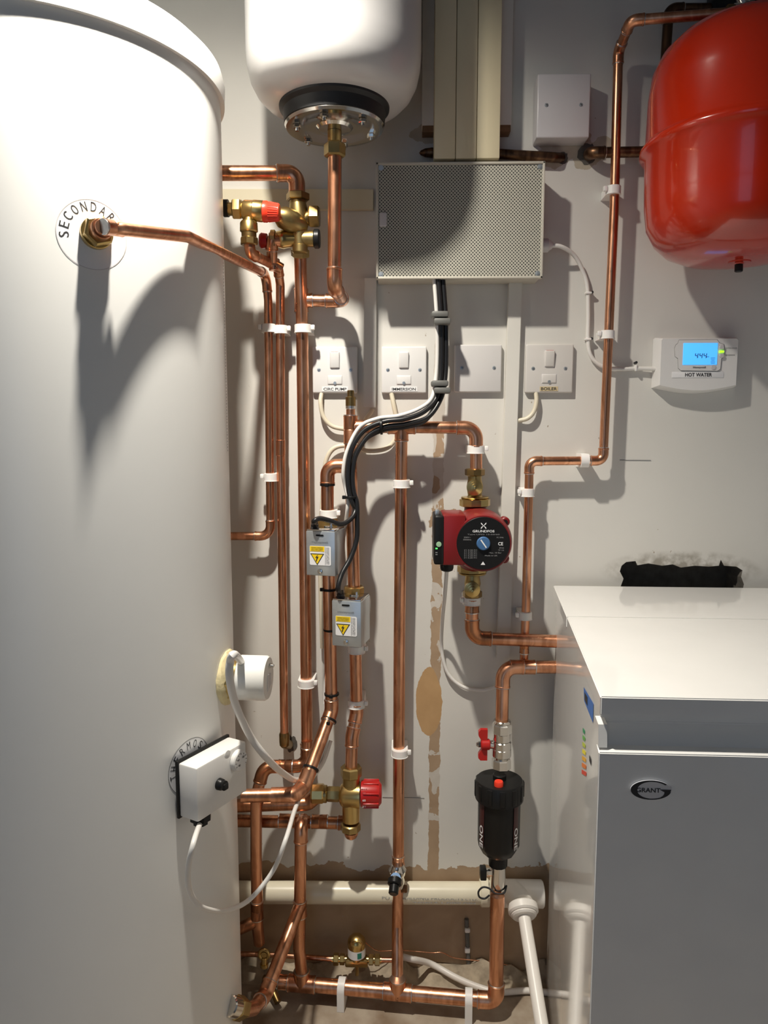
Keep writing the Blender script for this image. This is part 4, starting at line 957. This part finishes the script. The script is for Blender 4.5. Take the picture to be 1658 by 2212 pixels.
# ---------------- switches
def plate(px, py, w, h, d, label, word=None, switch=True, depth=.010, wm=SWITCHW, name='fused_spur_switch', cat='switch', group='fused spur switches in a row', rocker_red=False, lab=STICK, tw=.6):
    c = U(px, py, depth); s = (1.43-depth)/F*1.0
    fx = math.cos(math.atan2(px-829, F)); W_ = w*s; H_ = h*s
    t = thing(name, label, cat, Vector((c.x, 0, c.z)), group)
    bm = NB(); box(bm, (c.x, -depth/2, c.z), (W_, depth, H_), .0028, None, 0, 3); f = obj('faceplate', bm, wm, t)
    y = -depth
    sx = .0302
    for sg in (-1, 1):
        bm = NB(); cc = Vector((c.x+sg*sx, y+.0005, c.z+(.0 if switch else .001))); lathe(bm, [(0, .0036), (.0008, .0034), (.0009, .0022), (.0016, .0020), (.0018, 0)], cc, -Y, 18); sc = obj('screw', bm, STEEL, f)
        bm = NB(); box(bm, cc-Y*.0019, (.0036, .0004, .0007), 0, Matrix.Rotation(.5*sg+.3, 3, 'Y')); obj('screw_slot', bm, INK, sc)
    if switch:
        bm = NB(); cc = Vector((c.x, y, c.z+.0180)); box(bm, cc+Y*.0008, (.0192, .003, .0312), .0008); obj('rocker_surround', bm, LGREY, f)
        bm = NB(); box(bm, cc-Y*.0005+ZA*.0002, (.0176, .0075, .0296), .0018, Matrix.Rotation(.09, 3, 'X'), 0, 3); rk = obj('rocker', bm, wm, f)
        if rocker_red: bm = NB(); box(bm, cc+ZA*.0150-Y*.0016, (.014, .0012, .0010)); obj('red_edge', bm, REDK, rk)
        cc = Vector((c.x, y, c.z-.0190)); bm = NB(); box(bm, cc+Y*.0008, (.0282, .003, .0178), .0008); obj('fuse_surround', bm, LGREY, f)
        bm = NB(); box(bm, cc+Y*.0002, (.0266, .0038, .0162), .0014, None, 0, 3); fu = obj('fuse_carrier', bm, wm, f)
        bm = NB(); lathe(bm, [(0, .0030), (.0008, .0028), (.0010, 0)], cc-Y*.0016-ZA*.0055, -Y, 16); obj('screw', bm, STEEL, fu)
    if word:
        bm = NB(); box(bm, (c.x, y-.0003, c.z-H_/2+.0075), (W_*tw, .0006, .0085)); lb = obj('name_label', bm, lab, t)
        bm = NB(); text(bm, word, (c.x, y-.0008, c.z-H_/2+.0075), X, ZA, W_*tw*.88, .0055); obj('lettering', bm, INK, lb)
    return t
plate(723, 799, 96, 98, 0, 'white fused switch labelled CIRC PUMP', 'CIRC PUMP', rocker_red=True, tw=.58)
plate(872, 799, 96, 98, 0, 'white fused switch labelled IMMERSION', 'IMMERSION', tw=.60)
plate(1032, 796, 100, 100, 0, 'flat square blank plate between the IMMERSION and BOILER switches', None, False, name='blank_plate', cat='blanking plate', group=None, wm=mat('blank plate', (.66, .64, .62), .4))
plate(1186, 796, 101, 102, 0, 'white fused switch labelled BOILER', 'BOILER', rocker_red=True, wm=mat('aged switch plate', (.66, .63, .59), .35), lab=mat('yellowed label', (.62, .50, .30), .5), tw=.38)
plate(1217, 228, 108, 124, 0, 'deep square blank box left of the red vessel pipe', None, False, depth=.042, name='blank_box', cat='junction box', group=None, wm=mat('blank box', (.62, .60, .61), .3))
# ---------------- switch cables
for pts, lab, m in (([U(694, 850, .006), U(692, 870, .012), U(698, 900, .014), U(716, 920, .014), U(745, 927, .012), U(775, 928, .006)], 'cream cable curling from under the CIRC PUMP switch', CABC),
                    ([U(845, 850, .006), U(850, 875, .010), U(857, 915, .010), U(855, 945, .010), U(835, 968, .010), U(795, 974, .010), U(755, 963, .012), U(722, 968, .014), U(704, 995, .014), U(699, 1040, .014), U(694, 1110, .014), U(688, 1150, .014), U(692, 1260, .012), U(696, 1400, .012)], 'cream cable from the IMMERSION switch looping left behind the pipes', CABC),
                    ([U(1157, 848, .006), U(1158, 868, .010), U(1152, 890, .012), U(1138, 904, .012), U(1118, 909, .008)], 'cream cable curling from under the BOILER switch', CABC),
                    ([U(804, 884, .006), U(800, 892, .008), U(790, 905, .010), U(786, 925, .010)], 'short cream cable at the foot of the short mini trunking', CABC)):
    bm = NB(); cable(bm, pts, .0045 if 'IMM' in lab else .0042); solo('switch_cable', bm, m, lab, 'cable')
# ================================================================== PROGRAMMER
PDp = .028
c = U(1509, 787, PDp); s = (1.43-PDp)/F
W_ = 172*s; x0 = U(1424, 780, PDp).x; x1 = U(1594, 780, PDp).x; zt_ = U(1509, 730, PDp).z; zb_ = U(1509, 833, PDp).z; zb2 = U(1509, 845, PDp).z
t = thing('heating_programmer', 'white wall programmer with a blue screen, labelled HOT WATER', 'programmer', Vector((c.x, 0, zb_)))
out = [(x0, zt_-.002), (x0+.003, zt_), (x1-.003, zt_), (x1, zt_-.003)]
out += [(x1+(x0-x1)*k/14*1.0, zb_-(zb_-zb2)*math.sin(math.pi*k/14)) for k in range(15)]
bm = NB(); A = [bm.verts.new((a+(c.x-a)*.03, -PDp, b+(c.z-b)*.03)) for a, b in out]; Bq = [bm.verts.new((a, -PDp+.004, b)) for a, b in out]; Cq = [bm.verts.new((a+(a-c.x)*.06, -.004, b+(b-c.z)*.07)) for a, b in out]; Dq = [bm.verts.new((a+(a-c.x)*.06, -.0005, b+(b-c.z)*.07)) for a, b in out]
for P1, P2 in ((A, Bq), (Bq, Cq), (Cq, Dq)):
    for i in range(len(out)): bm.faces.new((P1[i], P1[(i+1) % len(out)], P2[(i+1) % len(out)], P2[i]))
bm.faces.new(A); bm.faces.new(Dq); obj('case', bm, SWITCHW, t)
def R4(a, b, e, f, y, dep): 
    p, q = U(a, b, y), U(e, f, y); bm = NB(); box(bm, ((p.x+q.x)/2, -y+dep/2, (p.z+q.z)/2), (abs(q.x-p.x), dep, abs(q.z-p.z)), .0008); return bm
pp = [(1467, 735), (1548, 734), (1553, 741), (1562, 744), (1564, 752), (1564, 766), (1557, 776), (1555, 797), (1549, 801), (1470, 800), (1465, 795), (1464, 774), (1458, 770), (1457, 752), (1460, 745), (1464, 742)]
pc_ = Vector((0, 0, 0))
for q in pp: pc_ += U(*q, PDp+.001)
pc_ /= len(pp)
bm = NB(); prism(bm, [pc_+(U(*q, PDp+.001)-pc_)*1.022 for q in pp], (0, .001, 0)); obj('seam_line', bm, INKG, t)
bm = NB(); prism(bm, [U(*q, PDp+.0025) for q in pp], (0, .002, 0)); fc2 = obj('front_panel', bm, SWITCHW, t)
lc = obj('screen', R4(1476, 741, 1548, 788, PDp+.0035, .0015), LCD, fc2)
bm = NB(); yy = PDp+.0040
def seg7(bm, px, py, w, h, segs, sl=3):
    S7 = {'a': ((0, 0), (w, 0)), 'b': ((w, 0), (w, h/2)), 'c': ((w, h/2), (w, h)), 'd': ((0, h), (w, h)), 'e': ((0, h/2), (0, h)), 'f': ((0, 0), (0, h/2)), 'g': ((0, h/2), (w, h/2))}
    for k_ in segs:
        (a, b), (e, f) = S7[k_]; sk = lambda yq: sl*(1-yq/h)
        P1, P2 = U(px+a+sk(b), py+b, yy), U(px+e+sk(f), py+f, yy); d_ = (P2-P1).normalized(); nn = Vector((-d_.z, 0, d_.x))*.0006; P1 += d_*.0004; P2 -= d_*.0004
        prism(bm, [P1-nn, P2-nn, P2+nn, P1+nn], (0, .0003, 0))
for px in (1500, 1509.5, 1518.5): seg7(bm, px, 763, 5.5, 11, 'fgbc', 2)
for px, py in ((1507.6, 767), (1507.2, 771)): box(bm, U(px, py, yy), (.0006, .0004, .0008))
text(bm, 'pm', U(1528, 771, yy), X, ZA, .0045, .0022)
for i in range(5): box(bm, U(1539, 773+3.0*i, yy), (.008-.001*(i % 3), .0003, .0006))
obj('digits', bm, LCDI, lc)
bm = NB(); text(bm, 'Honeywell', U(1510, 794, PDp+.0032), X, ZA, .023, .0042); obj('maker_name', bm, INK, fc2)
bm = NB(); text(bm, 'EXTRA HOUR', U(1579, 752, PDp+.0005), X, ZA, .020, .0020); text(bm, 'OVERRIDE', U(1577, 767, PDp+.0005), X, ZA, .016, .0020); obj('button_lettering', bm, INKG, t)
for py in (750, 768):
    bm = NB(); P_ = U(1558, py, PDp+.003); lathe(bm, [(0, .0042), (.0015, .0040), (.002, 0)], P_, -Y, 20); obj('button', bm, LGREY, fc2)
bm = NB(); box(bm, U(1558, 759.5, PDp+.0045), (.0088, .002, .0034), .0008); obj('status_light', bm, GREENL2, fc2)
bm = NB(); lathe(bm, [(0, .0045), (.001, .0042), (.0012, 0)], U(1540, 793, PDp+.0028), -Y, 20); obj('button', bm, LGREY, fc2)
lb = obj('name_label', R4(1451, 803, 1562, 816, PDp+.0008, .001), STICK, t)
bm = NB(); text(bm, 'HOT WATER', U(1508, 809.5, PDp+.0013), X, ZA, 56*s, .0068); obj('lettering', bm, INK, lb)
# ================================================================== RED EXPANSION VESSEL
rc = U(1600, 400, .165); RX, RY = rc.x, -.165
RR = .150
zs = U(1420, 320, .165).z; zbr = U(1596, 567, .165).z; ztr = U(1640, 52, .165).z
t = thing('red_expansion_vessel', 'glossy red expansion vessel with a seam band on the right wall', 'expansion vessel', (RX, RY, zbr))
lo = zs-zbr; hi = ztr-zs
prof = [(zbr, 0), (zbr+.001, .05), (zbr+.006, .085), (zbr+.018, .112), (zbr+.036, .131), (zbr+.060, .1435), (zbr+.095, RR-.002), (zs-.012, RR), (zs-.006, RR+.006), (zs-.002, RR+.0085), (zs+.004, RR+.0085), (zs+.008, RR+.004), (zs+.014, RR),
        (ztr-.100, RR-.002), (ztr-.066, .1435), (ztr-.040, .131), (ztr-.020, .110), (ztr-.007, .083), (ztr-.001, .05), (ztr, 0)]
obj('tank', lathe(NB(), prof, (RX, RY, 0), ZA, 110), REDV, t, sharp=60)
vv = Vector((U(1595, 575, .165).x, RY, zbr))
bm = NB(); lathe(bm, [(-.004, .020), (.001, .018), (.0015, .008), (.003, .006)], vv, -ZA, 28); obj('valve_boss', bm, REDV, t)
bm = NB(); lathe(bm, [(0, .0055), (.004, .0065), (.014, .0065), (.015, .0055), (.015, 0)], vv+ZA*.0, -ZA, 14); obj('valve_cap', bm, BLACK, t)
bm = NB(); box(bm, U(1640, 35, .03), (.175, .03, .11), .002); box(bm, (RX, -.09, ztr+.004), (.05, .16, .004), .001)
solo('vessel_bracket', bm, BLACK, 'black steel bracket on the wall above the red vessel', 'bracket')
t = thing('vessel_manifold', 'metal manifold fitting on top of the red vessel at the corner', 'pipe fitting', (RX, RY, ztr))
bm = NB(); hexnut(bm, U(1566, 29, .13), U(1582, 28, .13), .0125); obj('pipe_nut', bm, BRASSO, t)
bm = NB(); cyl(bm, U(1582, 28, .13), U(1596, 27, .13), .0135, 24, .001); lathe(bm, [(0, .010), (.006, .016), (.020, .016), (.026, .010), (.05, .010)], U(1596, 27, .13), X, 24); cyl(bm, U(1612, 24, .13), U(1600, -10, .13), .009, 18, .001); cyl(bm, Vector((RX+.01, RY, ztr-.002)), Vector((RX+.01, RY, ztr+.030)), .012, 24, .001); cyl(bm, U(1640, 30, .13), Vector((RX+.01, RY, ztr+.022)), .009, 20, .001); obj('brass_body', bm, CHROME, t)
# ================================================================== BALL VALVE + FILTER
K = lambda a, b, d=.075: U(a, b, d)
t = thing('ball_valve', 'chrome ball valve with a red butterfly handle above the black filter', 'valve', K(1084, 1610))
def seq(name, parts, m, t):
    bm = NB()
    for kind, y0, y1, r in parts:
        a, b = K(1084-(y0-1560)*.02, y0), K(1084-(y1-1560)*.02, y1)
        (hexnut(bm, a, b, r, .3, 8) if kind == 'h' else cyl(bm, a, b, r, 32, .0015))
    return obj(name, bm, m, t)
seq('top_nut', [('c', 1555, 1562, .0165), ('h', 1562, 1584, .0188)], CHROME, t)
seq('valve_body', [('c', 1582, 1600, .0165), ('c', 1600, 1617, .0178), ('c', 1615, 1633, .0182), ('c', 1632, 1642, .0120)], CHROME, t)
seq('bottom_nut', [('h', 1638, 1660, .0185)], CHROME, t)
hc = K(1050, 1608)
bm = NB(); cyl(bm, K(1068, 1609), K(1056, 1608), .008, 20, .001); cyl(bm, K(1036, 1608), K(1028, 1608), .004, 12, .001); hexnut(bm, K(1038, 1608), K(1032, 1608), .0055); obj('stem', bm, CHROME, t)
bm = NB(); cyl(bm, K(1058, 1608), K(1038, 1608), .0105, 20, .002)
for sg in (1, -1):
    c = K(1044, 1608); pts = [c+Vector((a, 0, b*sg)) for a, b in ((.005, .006), (-.004, .008), (-.010, .018), (-.010, .026), (-.006, .0305), (.007, .0305), (.007, .010))]
    prism(bm, [p+Y*.005 for p in pts], (0, -.009, 0))
obj('handle', bm, REDK, t)
fd = .085
t = thing('magnetic_filter', 'black magnetic filter canister with a red button, marked ONE', 'filter', U(1076, 1880, fd))
fcn = U(1078, 1700, fd)
zf1, zf0 = U(1078, 1683, fd).z, U(1076, 1868, fd).z
zcap = U(1078, 1712, fd).z
bm = NB(); r_ = .0405
lathe(bm, [(0, .0430), (.004, .0455), (abs(zf1-zcap)+.010, .0455), (abs(zf1-zcap)+.012, .042)], Vector((fcn.x, fcn.y, zf1)), -ZA, 48)
for k_ in range(12):
    an = 2*math.pi*k_/12; box(bm, Vector((fcn.x+.0450*math.cos(an), fcn.y+.0450*math.sin(an), zf1-.018)), (.004, .010, .030), .0015, Matrix.Rotation(an, 3, 'Z'))
obj('cap', bm, BLACK, t)
L_ = zf1-zf0
bm = NB(); lathe(bm, [(.02, .0405), (L_*.74, .0400), (L_*.84, .031), (L_*.89, .0185), (L_, .0180)], Vector((fcn.x, fcn.y, zf1)), -ZA, 12, phase=math.pi/12); cn_ = obj('canister', bm, BLACK, t)
bm = NB(); lathe(bm, [(0, .0125), (.010, .0125), (.011, .011), (.011, 0)], Vector((fcn.x, fcn.y, zf1-.001)), ZA, 24); obj('top_stub', bm, BLACK, t)
rb = U(1076, 1692, fd+.022); rb = Vector((rb.x, -fd-.026, zf1))
bm = NB(); lathe(bm, [(-.002, .0085), (.007, .0085), (.009, .0075), (.009, 0)], rb, ZA, 24); obj('vent_button', bm, REDB, t)
for sg, ang in ((-1, 210), (1, 315)):
    an = math.radians(ang); nn = Vector((math.cos(an), math.sin(an), 0)); tg = Vector((-nn.y, nn.x, 0)); R_ = .0392
    zc_ = zf1-L_*.60; cc = Vector((fcn.x, fcn.y, zc_))+nn*(R_+.0012)
    bm = NB(); box(bm, Vector((fcn.x, fcn.y, zf1-L_*.45))+nn*(R_+.0005), (.0012, .013, L_*.52), .0004, Matrix.Rotation(an, 3, 'Z')); sp = obj('side_strip', bm, SMOOTHP, cn_)
    bm = NB(); text(bm, 'ONE', cc+nn*.0004, -ZA, tg, .044, .0100); obj('lettering', bm, WHITEI, sp)
t = thing('filter_drain_valve', 'chrome drain valve with a looped black strap below the black filter', 'valve', U(1074, 1900, fd))
zv0, zv1 = zf0+.002, U(1074, 1918, fd).z
fx_ = fcn.x
bm = NB(); cyl(bm, (fx_, fcn.y, zv0), (fx_, fcn.y, zv1), .0150, 32, .001); cyl(bm, (fx_-.002, fcn.y, zv1+.002), (fx_-.002, fcn.y, zv1-.006), .0140, 24, .001); box(bm, Vector((fx_-.022, fcn.y-.004, (zv0+zv1)/2+.010)), (.020, .012, .012), .002); obj('valve_body', bm, CHROME, t)
bm = NB(); box(bm, Vector((fx_-.029, fcn.y-.006, (zv0+zv1)/2+.010)), (.012, .020, .022), .002); obj('cap', bm, BLACK, t)
bm = NB(); lp = [Vector((fx_+.017, fcn.y-.002, zv1+.006)), Vector((fx_+.010, fcn.y-.017, zv1+.001)), Vector((fx_-.006, fcn.y-.019, zv1+.001)), Vector((fx_-.018, fcn.y-.014, zv1+.008)), Vector((fx_-.030, fcn.y-.014, zv1+.010)), Vector((fx_-.038, fcn.y-.014, zv1+.001)), Vector((fx_-.036, fcn.y-.014, zv1-.010)), Vector((fx_-.026, fcn.y-.014, zv1-.013)), Vector((fx_-.017, fcn.y-.014, zv1-.006))]
cable(bm, lp, .0018); obj('strap', bm, BLACKR, t)
# ---------------- drain cock on the centre drop pipe
t = thing('drain_cock', 'chrome drain cock with a black spindle low on the centre drop pipe', 'drain cock', U(857, 1885, .05))
bm = NB(); lathe(bm, [(-.017, .0115), (-.010, .0150), (-.006, .0175), (.002, .0160), (.006, .0135), (.016, .0145), (.022, .0135), (.030, .0115)], U(858, 1885, .055), -ZA, 28)
cyl(bm, U(856, 1893, .06), U(854, 1897, .095), .012, 24, .002); obj('valve_body', bm, CHROME, t)
bm = NB(); a = U(853, 1898, .09); b = U(849, 1932, .115); dr = (b-a).normalized(); cyl(bm, a, a+dr*.013, .0135, 24, .002); cyl(bm, a+dr*.012, b, .0095, 14, .002); obj('spindle', bm, BLACK, t)
bm = NB(); box(bm, a+dr*.013+Vector((-.002, -.0095, 0)), (.005, .003, .004), .001); obj('red_mark', bm, REDB, t)
bm = NB(); box(bm, U(872, 1920, .05), (.014, .010, .014), .003); obj('side_outlet', bm, COPOLD, t)
# ================================================================== WASTE PIPE
wp0, wp1 = U(440, 1927, .03), U(1052, 1929, .03)
t = thing('cream_waste_pipe', 'cream plastic waste pipe running along the base of the wall', 'pipe', U(750, 1955, .03))
bm = NB(); sweep(bm, [wp0, wp1], .0215, 32); obj('pipe', bm, PVC, t)
bm = NB(); cyl(bm, U(1036, 1928, .03), U(1056, 1928, .03), .0265, 32, .002); obj('socket', bm, PVC, t)
bm = NB(); cyl(bm, U(1054, 1928, .03), U(1085, 1928, .03), .0225, 32); obj('pipe_end', bm, PVC, t)
bm = NB(); yq = -.03-.0218
text(bm, 'PO      BUILDING PRODUCTS LTD.', Vector(U(928, 1941, .0515)), X, Vector((0, .35, 1)), .19, .0048); text(bm, 'PO      43mm x 1.9mm ABS', Vector(U(935, 1946, .0505))-ZA*.003, X, Vector((0, .55, 1)), .17, .0042)
obj('pipe_print', bm, INKG, t)
t = thing('waste_tee', 'white plastic waste branch where the condensate pipe leaves the wall', 'pipe fitting', U(1120, 1935, .04))
wj = U(1128, 1958, .085); wd2 = U(1131, 1975, .10)
bm = NB(); cyl(bm, U(1080, 1929, .03), U(1172, 1931, .03), .0265, 36, .002); sweep(bm, [U(1105, 1925, .03), U(1122, 1945, .065), wj], [.024, .0235, .0235], 32); obj('tee_body', bm, PVCW, t)
dn = (Z(1170, 2212, .11)-wj).normalized()
bm = NB(); ring_a = wj-dn*.004; cyl(bm, ring_a, wj+dn*.014, .0290, 36, .003); cyl(bm, wj+dn*.012, wj+dn*.020, .0245, 36, .003); obj('socket_ring', bm, PVCW, t)
P_ = Z(1172, 2230, .10)
bm = NB(); sweep(bm, [wj+dn*.002, wj+dn*.03, P_, P_+(P_-wj)*.30+Vector((0, -.02, 0))], .0118, 28)
P2 = P_+(P_-wj)*.30+Vector((0, -.02, 0))
solo('condensate_pipe', bm, PVCW, 'white plastic pipe slanting down to the floor beside the boiler', 'pipe')
bm = NB(); cable(bm, [U(866, 2066, .05), U(890, 2072, .05), Z(930, 2082, .035), Z(985, 2112, .020), Z(1035, 2133, .012), Z(1078, 2143, .010), Z(1140, 2140, .008), Z(1200, 2146, .008)], .0062)
solo('white_floor_hose', bm, PVCW, 'thin white hose crossing behind the floor pipes to the boiler', 'hose')
# ================================================================== FIRE VALVE on the oil line
fvd = .05
O_ = U(770, 2068, fvd)
t = thing('oil_fire_valve', 'small brass domed fire valve with a white and green label near the floor', 'valve', O_)
bm = NB(); zt_ = U(770, 2018, fvd).z; zl_ = U(770, 2048, fvd).z; z2_ = U(770, 2070, fvd).z
lathe(bm, [(0, 0), (.003, .010), (.009, .0165), (.016, .0185), (.022, .0178), (.026, .0180)], Vector((O_.x, O_.y, zt_)), -ZA, 32); cl_ = [Vector((O_.x+.002+.009*math.cos(a)*(1-a/30), O_.y-.016-.002*math.sin(a), zt_-.008+.006*math.sin(a))) for a in [i*.5 for i in range(12)]]; sweep(bm, spline(cl_, 4), .0016, 8); obj('brass_dome', bm, BRASS, t)
bm = NB(); cyl(bm, (O_.x, O_.y, zt_-.025), (O_.x, O_.y, zt_-.044), .0178, 32); lb = obj('label_band', bm, STICK, t)
bm = NB()
for i in range(7):
    a0 = math.radians(278+i*4); a1 = math.radians(282+i*4)
    q = [Vector((O_.x+.0182*math.cos(a), O_.y+.0182*math.sin(a), z)) for a, z in ((a0, zt_-.029), (a1, zt_-.029), (a1, zt_-.041), (a0, zt_-.041))]; bm.faces.new([bm.verts.new(v) for v in q])
obj('green_print', bm, GREENLAB, lb)
bm = NB(); zz_ = U(770, 2070, fvd).z; cyl(bm, (O_.x, O_.y, zt_-.043), (O_.x, O_.y, zt_-.056), .0120, 24, .002); box(bm, (O_.x, O_.y, zt_-.058), (.046, .020, .016), .003); cyl(bm, (O_.x+.001, O_.y-.006, zt_-.06), (O_.x+.001, O_.y-.008, zt_-.082), .004, 14); obj('valve_body', bm, BRASSD, t)
zc_ = zt_-.055
for sg in (-1, 1):
    bm = NB(); hexnut(bm, (O_.x+sg*.024, O_.y, zc_), (O_.x+sg*.034, O_.y, zc_), .0105, .2); hexnut(bm, (O_.x+sg*.036, O_.y, zc_), (O_.x+sg*.047, O_.y, zc_), .0115, .2); cyl(bm, (O_.x+sg*.02, O_.y, zc_), (O_.x+sg*.05, O_.y, zc_), .0065, 18); obj('compression_nut', bm, BRASS, t)
bm = NB(); sweep(bm, [Vector((O_.x-.046, O_.y, zc_)), U(600, 2063, fvd-.01), U(500, 2060, fvd-.02)], .0050, 16); solo('left_oil_pipe', bm, COPPER, 'narrow copper oil pipe left of the brass fire valve', 'pipe')
bm = NB(); sweep(bm, [Vector((O_.x+.046, O_.y, zc_)), U(868, 2074, fvd)], .0050, 16); solo('right_oil_pipe', bm, COPPER, 'short narrow copper oil pipe right of the brass fire valve', 'pipe')
bm = NB(); cable(bm, [Vector((O_.x+.008, O_.y, zt_-.008)), U(800, 2045, .04), U(820, 2054, .02), U(870, 2053, .012), U(930, 2058, .010), U(955, 2058, .010), U(985, 2070, .010), U(1060, 2078, .010), U(1110, 2088, .010)], .0011)
solo('capillary_tube', bm, COPPER, 'hair-thin copper capillary tube from the fire valve along the wall', 'tube')
t = thing('wall_strap', 'narrow vertical steel strap on the bare plaster behind the floor pipes', 'strap', U(1010, 2050, .004))
bm = NB(); p, q = U(1007, 1985, .003), U(1013, 2118, .006); sweep(bm, [p, q], .0045, 8); obj('band', bm, GREYP, t)
for py in (2009, 2052): bm = NB(); box(bm, U(1009, py, .007), (.011, .008, .009 if py < 2020 else .011), .002); obj('white_clip', bm, CLIPM, t)
# ================================================================== BOILER
zt_ = .827
TLB, TLF = Z(1195, 1265, zt_), Z(1295, 1505, zt_)
sd = TLF-TLB; DEP = sd.length; sd.normalize(); wdv = Vector((1, -.032, 0)).normalized(); WB = .60
def BP(u, v, z): return Vector((TLB.x, TLB.y, 0))+wdv*u+sd*v+ZA*z
def bprism(bm, vz, u0, u1, mi=0): prism(bm, [BP(u0, v, z) for v, z in vz], wdv*(u1-u0), mi)
fr = TLF
def zat(px, py, v=DEP):
    P0 = BP(0, v, 0); N_ = Vector((wdv.y, -wdv.x, 0)); return hit(px, py, P0, N_).z
z_l = zat(1300, 1546); z_r = zat(1300, 1563, DEP-.018); z_s = zat(1300, 1614); 
t = thing('oil_boiler', 'white floor-standing boiler with a GRANT badge at the lower right', 'boiler', BP(WB/2, DEP/2, 0))
bm = NB(); bprism(bm, [(.012, .004), (DEP-.006, .004), (DEP-.006, z_s-.004), (DEP-.026, z_r), (DEP-.026, z_l-.003), (.012, z_l-.003)], .005, WB-.005)
bmesh.ops.bevel(bm, geom=list(bm.edges), offset=.0012, segments=2, affect='EDGES'); obj('casing', bm, BOILW, t)
bm = NB(); vr = .165*DEP/.61
# seam position
zsm = Z(1224, 1332, zt_); vr = (zsm-TLB).dot(sd)
bprism(bm, [(0, z_l+.004), (vr-.0008, z_l+.004), (vr-.0008, zt_), (0, zt_)], 0, WB); bmesh.ops.bevel(bm, geom=list(bm.edges), offset=.0010, segments=2, affect='EDGES'); obj('rear_lid', bm, BOILW, t)
bm = NB(); bprism(bm, [(vr+.0006, z_l), (DEP, z_l), (DEP, zt_), (vr+.0006, zt_)], .0008, WB); bmesh.ops.bevel(bm, geom=list(bm.edges), offset=.0015, segments=3, affect='EDGES'); obj('lid', bm, BOILW, t)
# front panel with top ledge
bm = NB(); bprism(bm, [(DEP-.012, .03), (DEP+.006, .03), (DEP+.006, z_s-.004), (DEP-.012, z_s)], 0, WB); bmesh.ops.bevel(bm, geom=list(bm.edges), offset=.0012, segments=2, affect='EDGES'); fpn = obj('front_panel', bm, BOILW, t)
bm = NB(); prism(bm, [BP(0, v, z) for v, z in ((DEP-.004, z_l-.012), (DEP+.001, z_s), (DEP-.03, z_s), (DEP-.03, z_l-.012))], wdv*.010); obj('side_cheek', bm, BOILW, t)
# badge on the front panel
N_ = Vector((wdv.y, -wdv.x, 0)).normalized()
if N_.y > 0: N_ = -N_
Pf = BP(0, DEP+.006, 0)
bc = hit(1404, 1705, Pf, N_)+N_*.0006
l_, r_e = hit(1361, 1705, Pf, N_), hit(1448, 1705, Pf, N_); tp_, bt2 = hit(1404, 1685, Pf, N_), hit(1404, 1726, Pf, N_)
bw = (r_e-l_).length/2; bh = (tp_-bt2).length/2
def EP(u, v, o=0): return bc+wdv*(u*bw)+ZA*(v*bh)+N_*o
bm = NB(); prism(bm, [EP(1.02*math.cos(2*math.pi*i/48), 1.03*math.sin(2*math.pi*i/48)) for i in range(48)], N_*.0015); bd = obj('badge', bm, mat('badge silver', (.70, .71, .74), .3, .3), fpn)
bm = NB(); a0, a1 = math.radians(38), math.radians(352); n = 50; O1 = []; I1 = []
for i in range(n+1):
    a = a0+(a1-a0)*i/n; th = .12+.20*max(0, math.cos((a-math.radians(180))))**1.2+(.22 if i > n-8 else 0)*((i-(n-8))/8 if i > n-8 else 0)
    O1.append(EP(math.cos(a), math.sin(a), .0017)); I1.append(EP((1-th)*math.cos(a), (1-th*.9)*math.sin(a), .0017))
for i in range(n):
    bm.faces.new([bm.verts.new(p) for p in (O1[i], O1[i+1], I1[i+1], I1[i])])
prism(bm, [EP(u, v, .0017) for u, v in ((.42, .10), (1.0, .10), (.97, -.12), (.62, -.12))], N_*.0002)
text(bm, 'GRANT', EP(-.13, .0, .0018), wdv, ZA, bw*1.20, bh*.48); obj('badge_lettering', bm, INK, bd)
# energy stickers on the left side
Ns = Vector((sd.y, -sd.x, 0)).normalized()
if Ns.x > 0: Ns = -Ns
Ps = BP(.005, 0, 0)+Ns*.0006
def SP(px, py): return hit(px, py, Ps, Ns)
colr = [(.0, .30, .12), (.12, .45, .08), (.50, .60, .05), (.85, .75, .02), (.85, .45, .02), (.80, .20, .02), (.70, .05, .02)]
mats = [STICK, BLUEST, INK]+[mat('sticker band', c_, .4) for c_ in colr]
def quad(bm, q, mi): 
    f = bm.faces.new([bm.verts.new(SP(*p)) for p in q]); f.material_index = mi
bm = NB(); quad(bm, [(1260, 1484), (1281, 1520), (1280, 1562), (1261, 1514)], 1); Ps = Ps+Ns*.0003
quad(bm, [(1262, 1495), (1268, 1506), (1268, 1525), (1262, 1512)], 2); Ps = Ps-Ns*.0003
for i in range(7):
    y0 = 1572+i*15; quad(bm, [(1258-i*.4, y0), (1262.5+i*.5, y0+6), (1262.5+i*.5, y0+15), (1258-i*.4, y0+9)], 3+i)
quad(bm, [(1272, 1630), (1276, 1640), (1276, 1655), (1272, 1643)], 2)
obj('energy_sticker', bm, mats, t, flat=True)
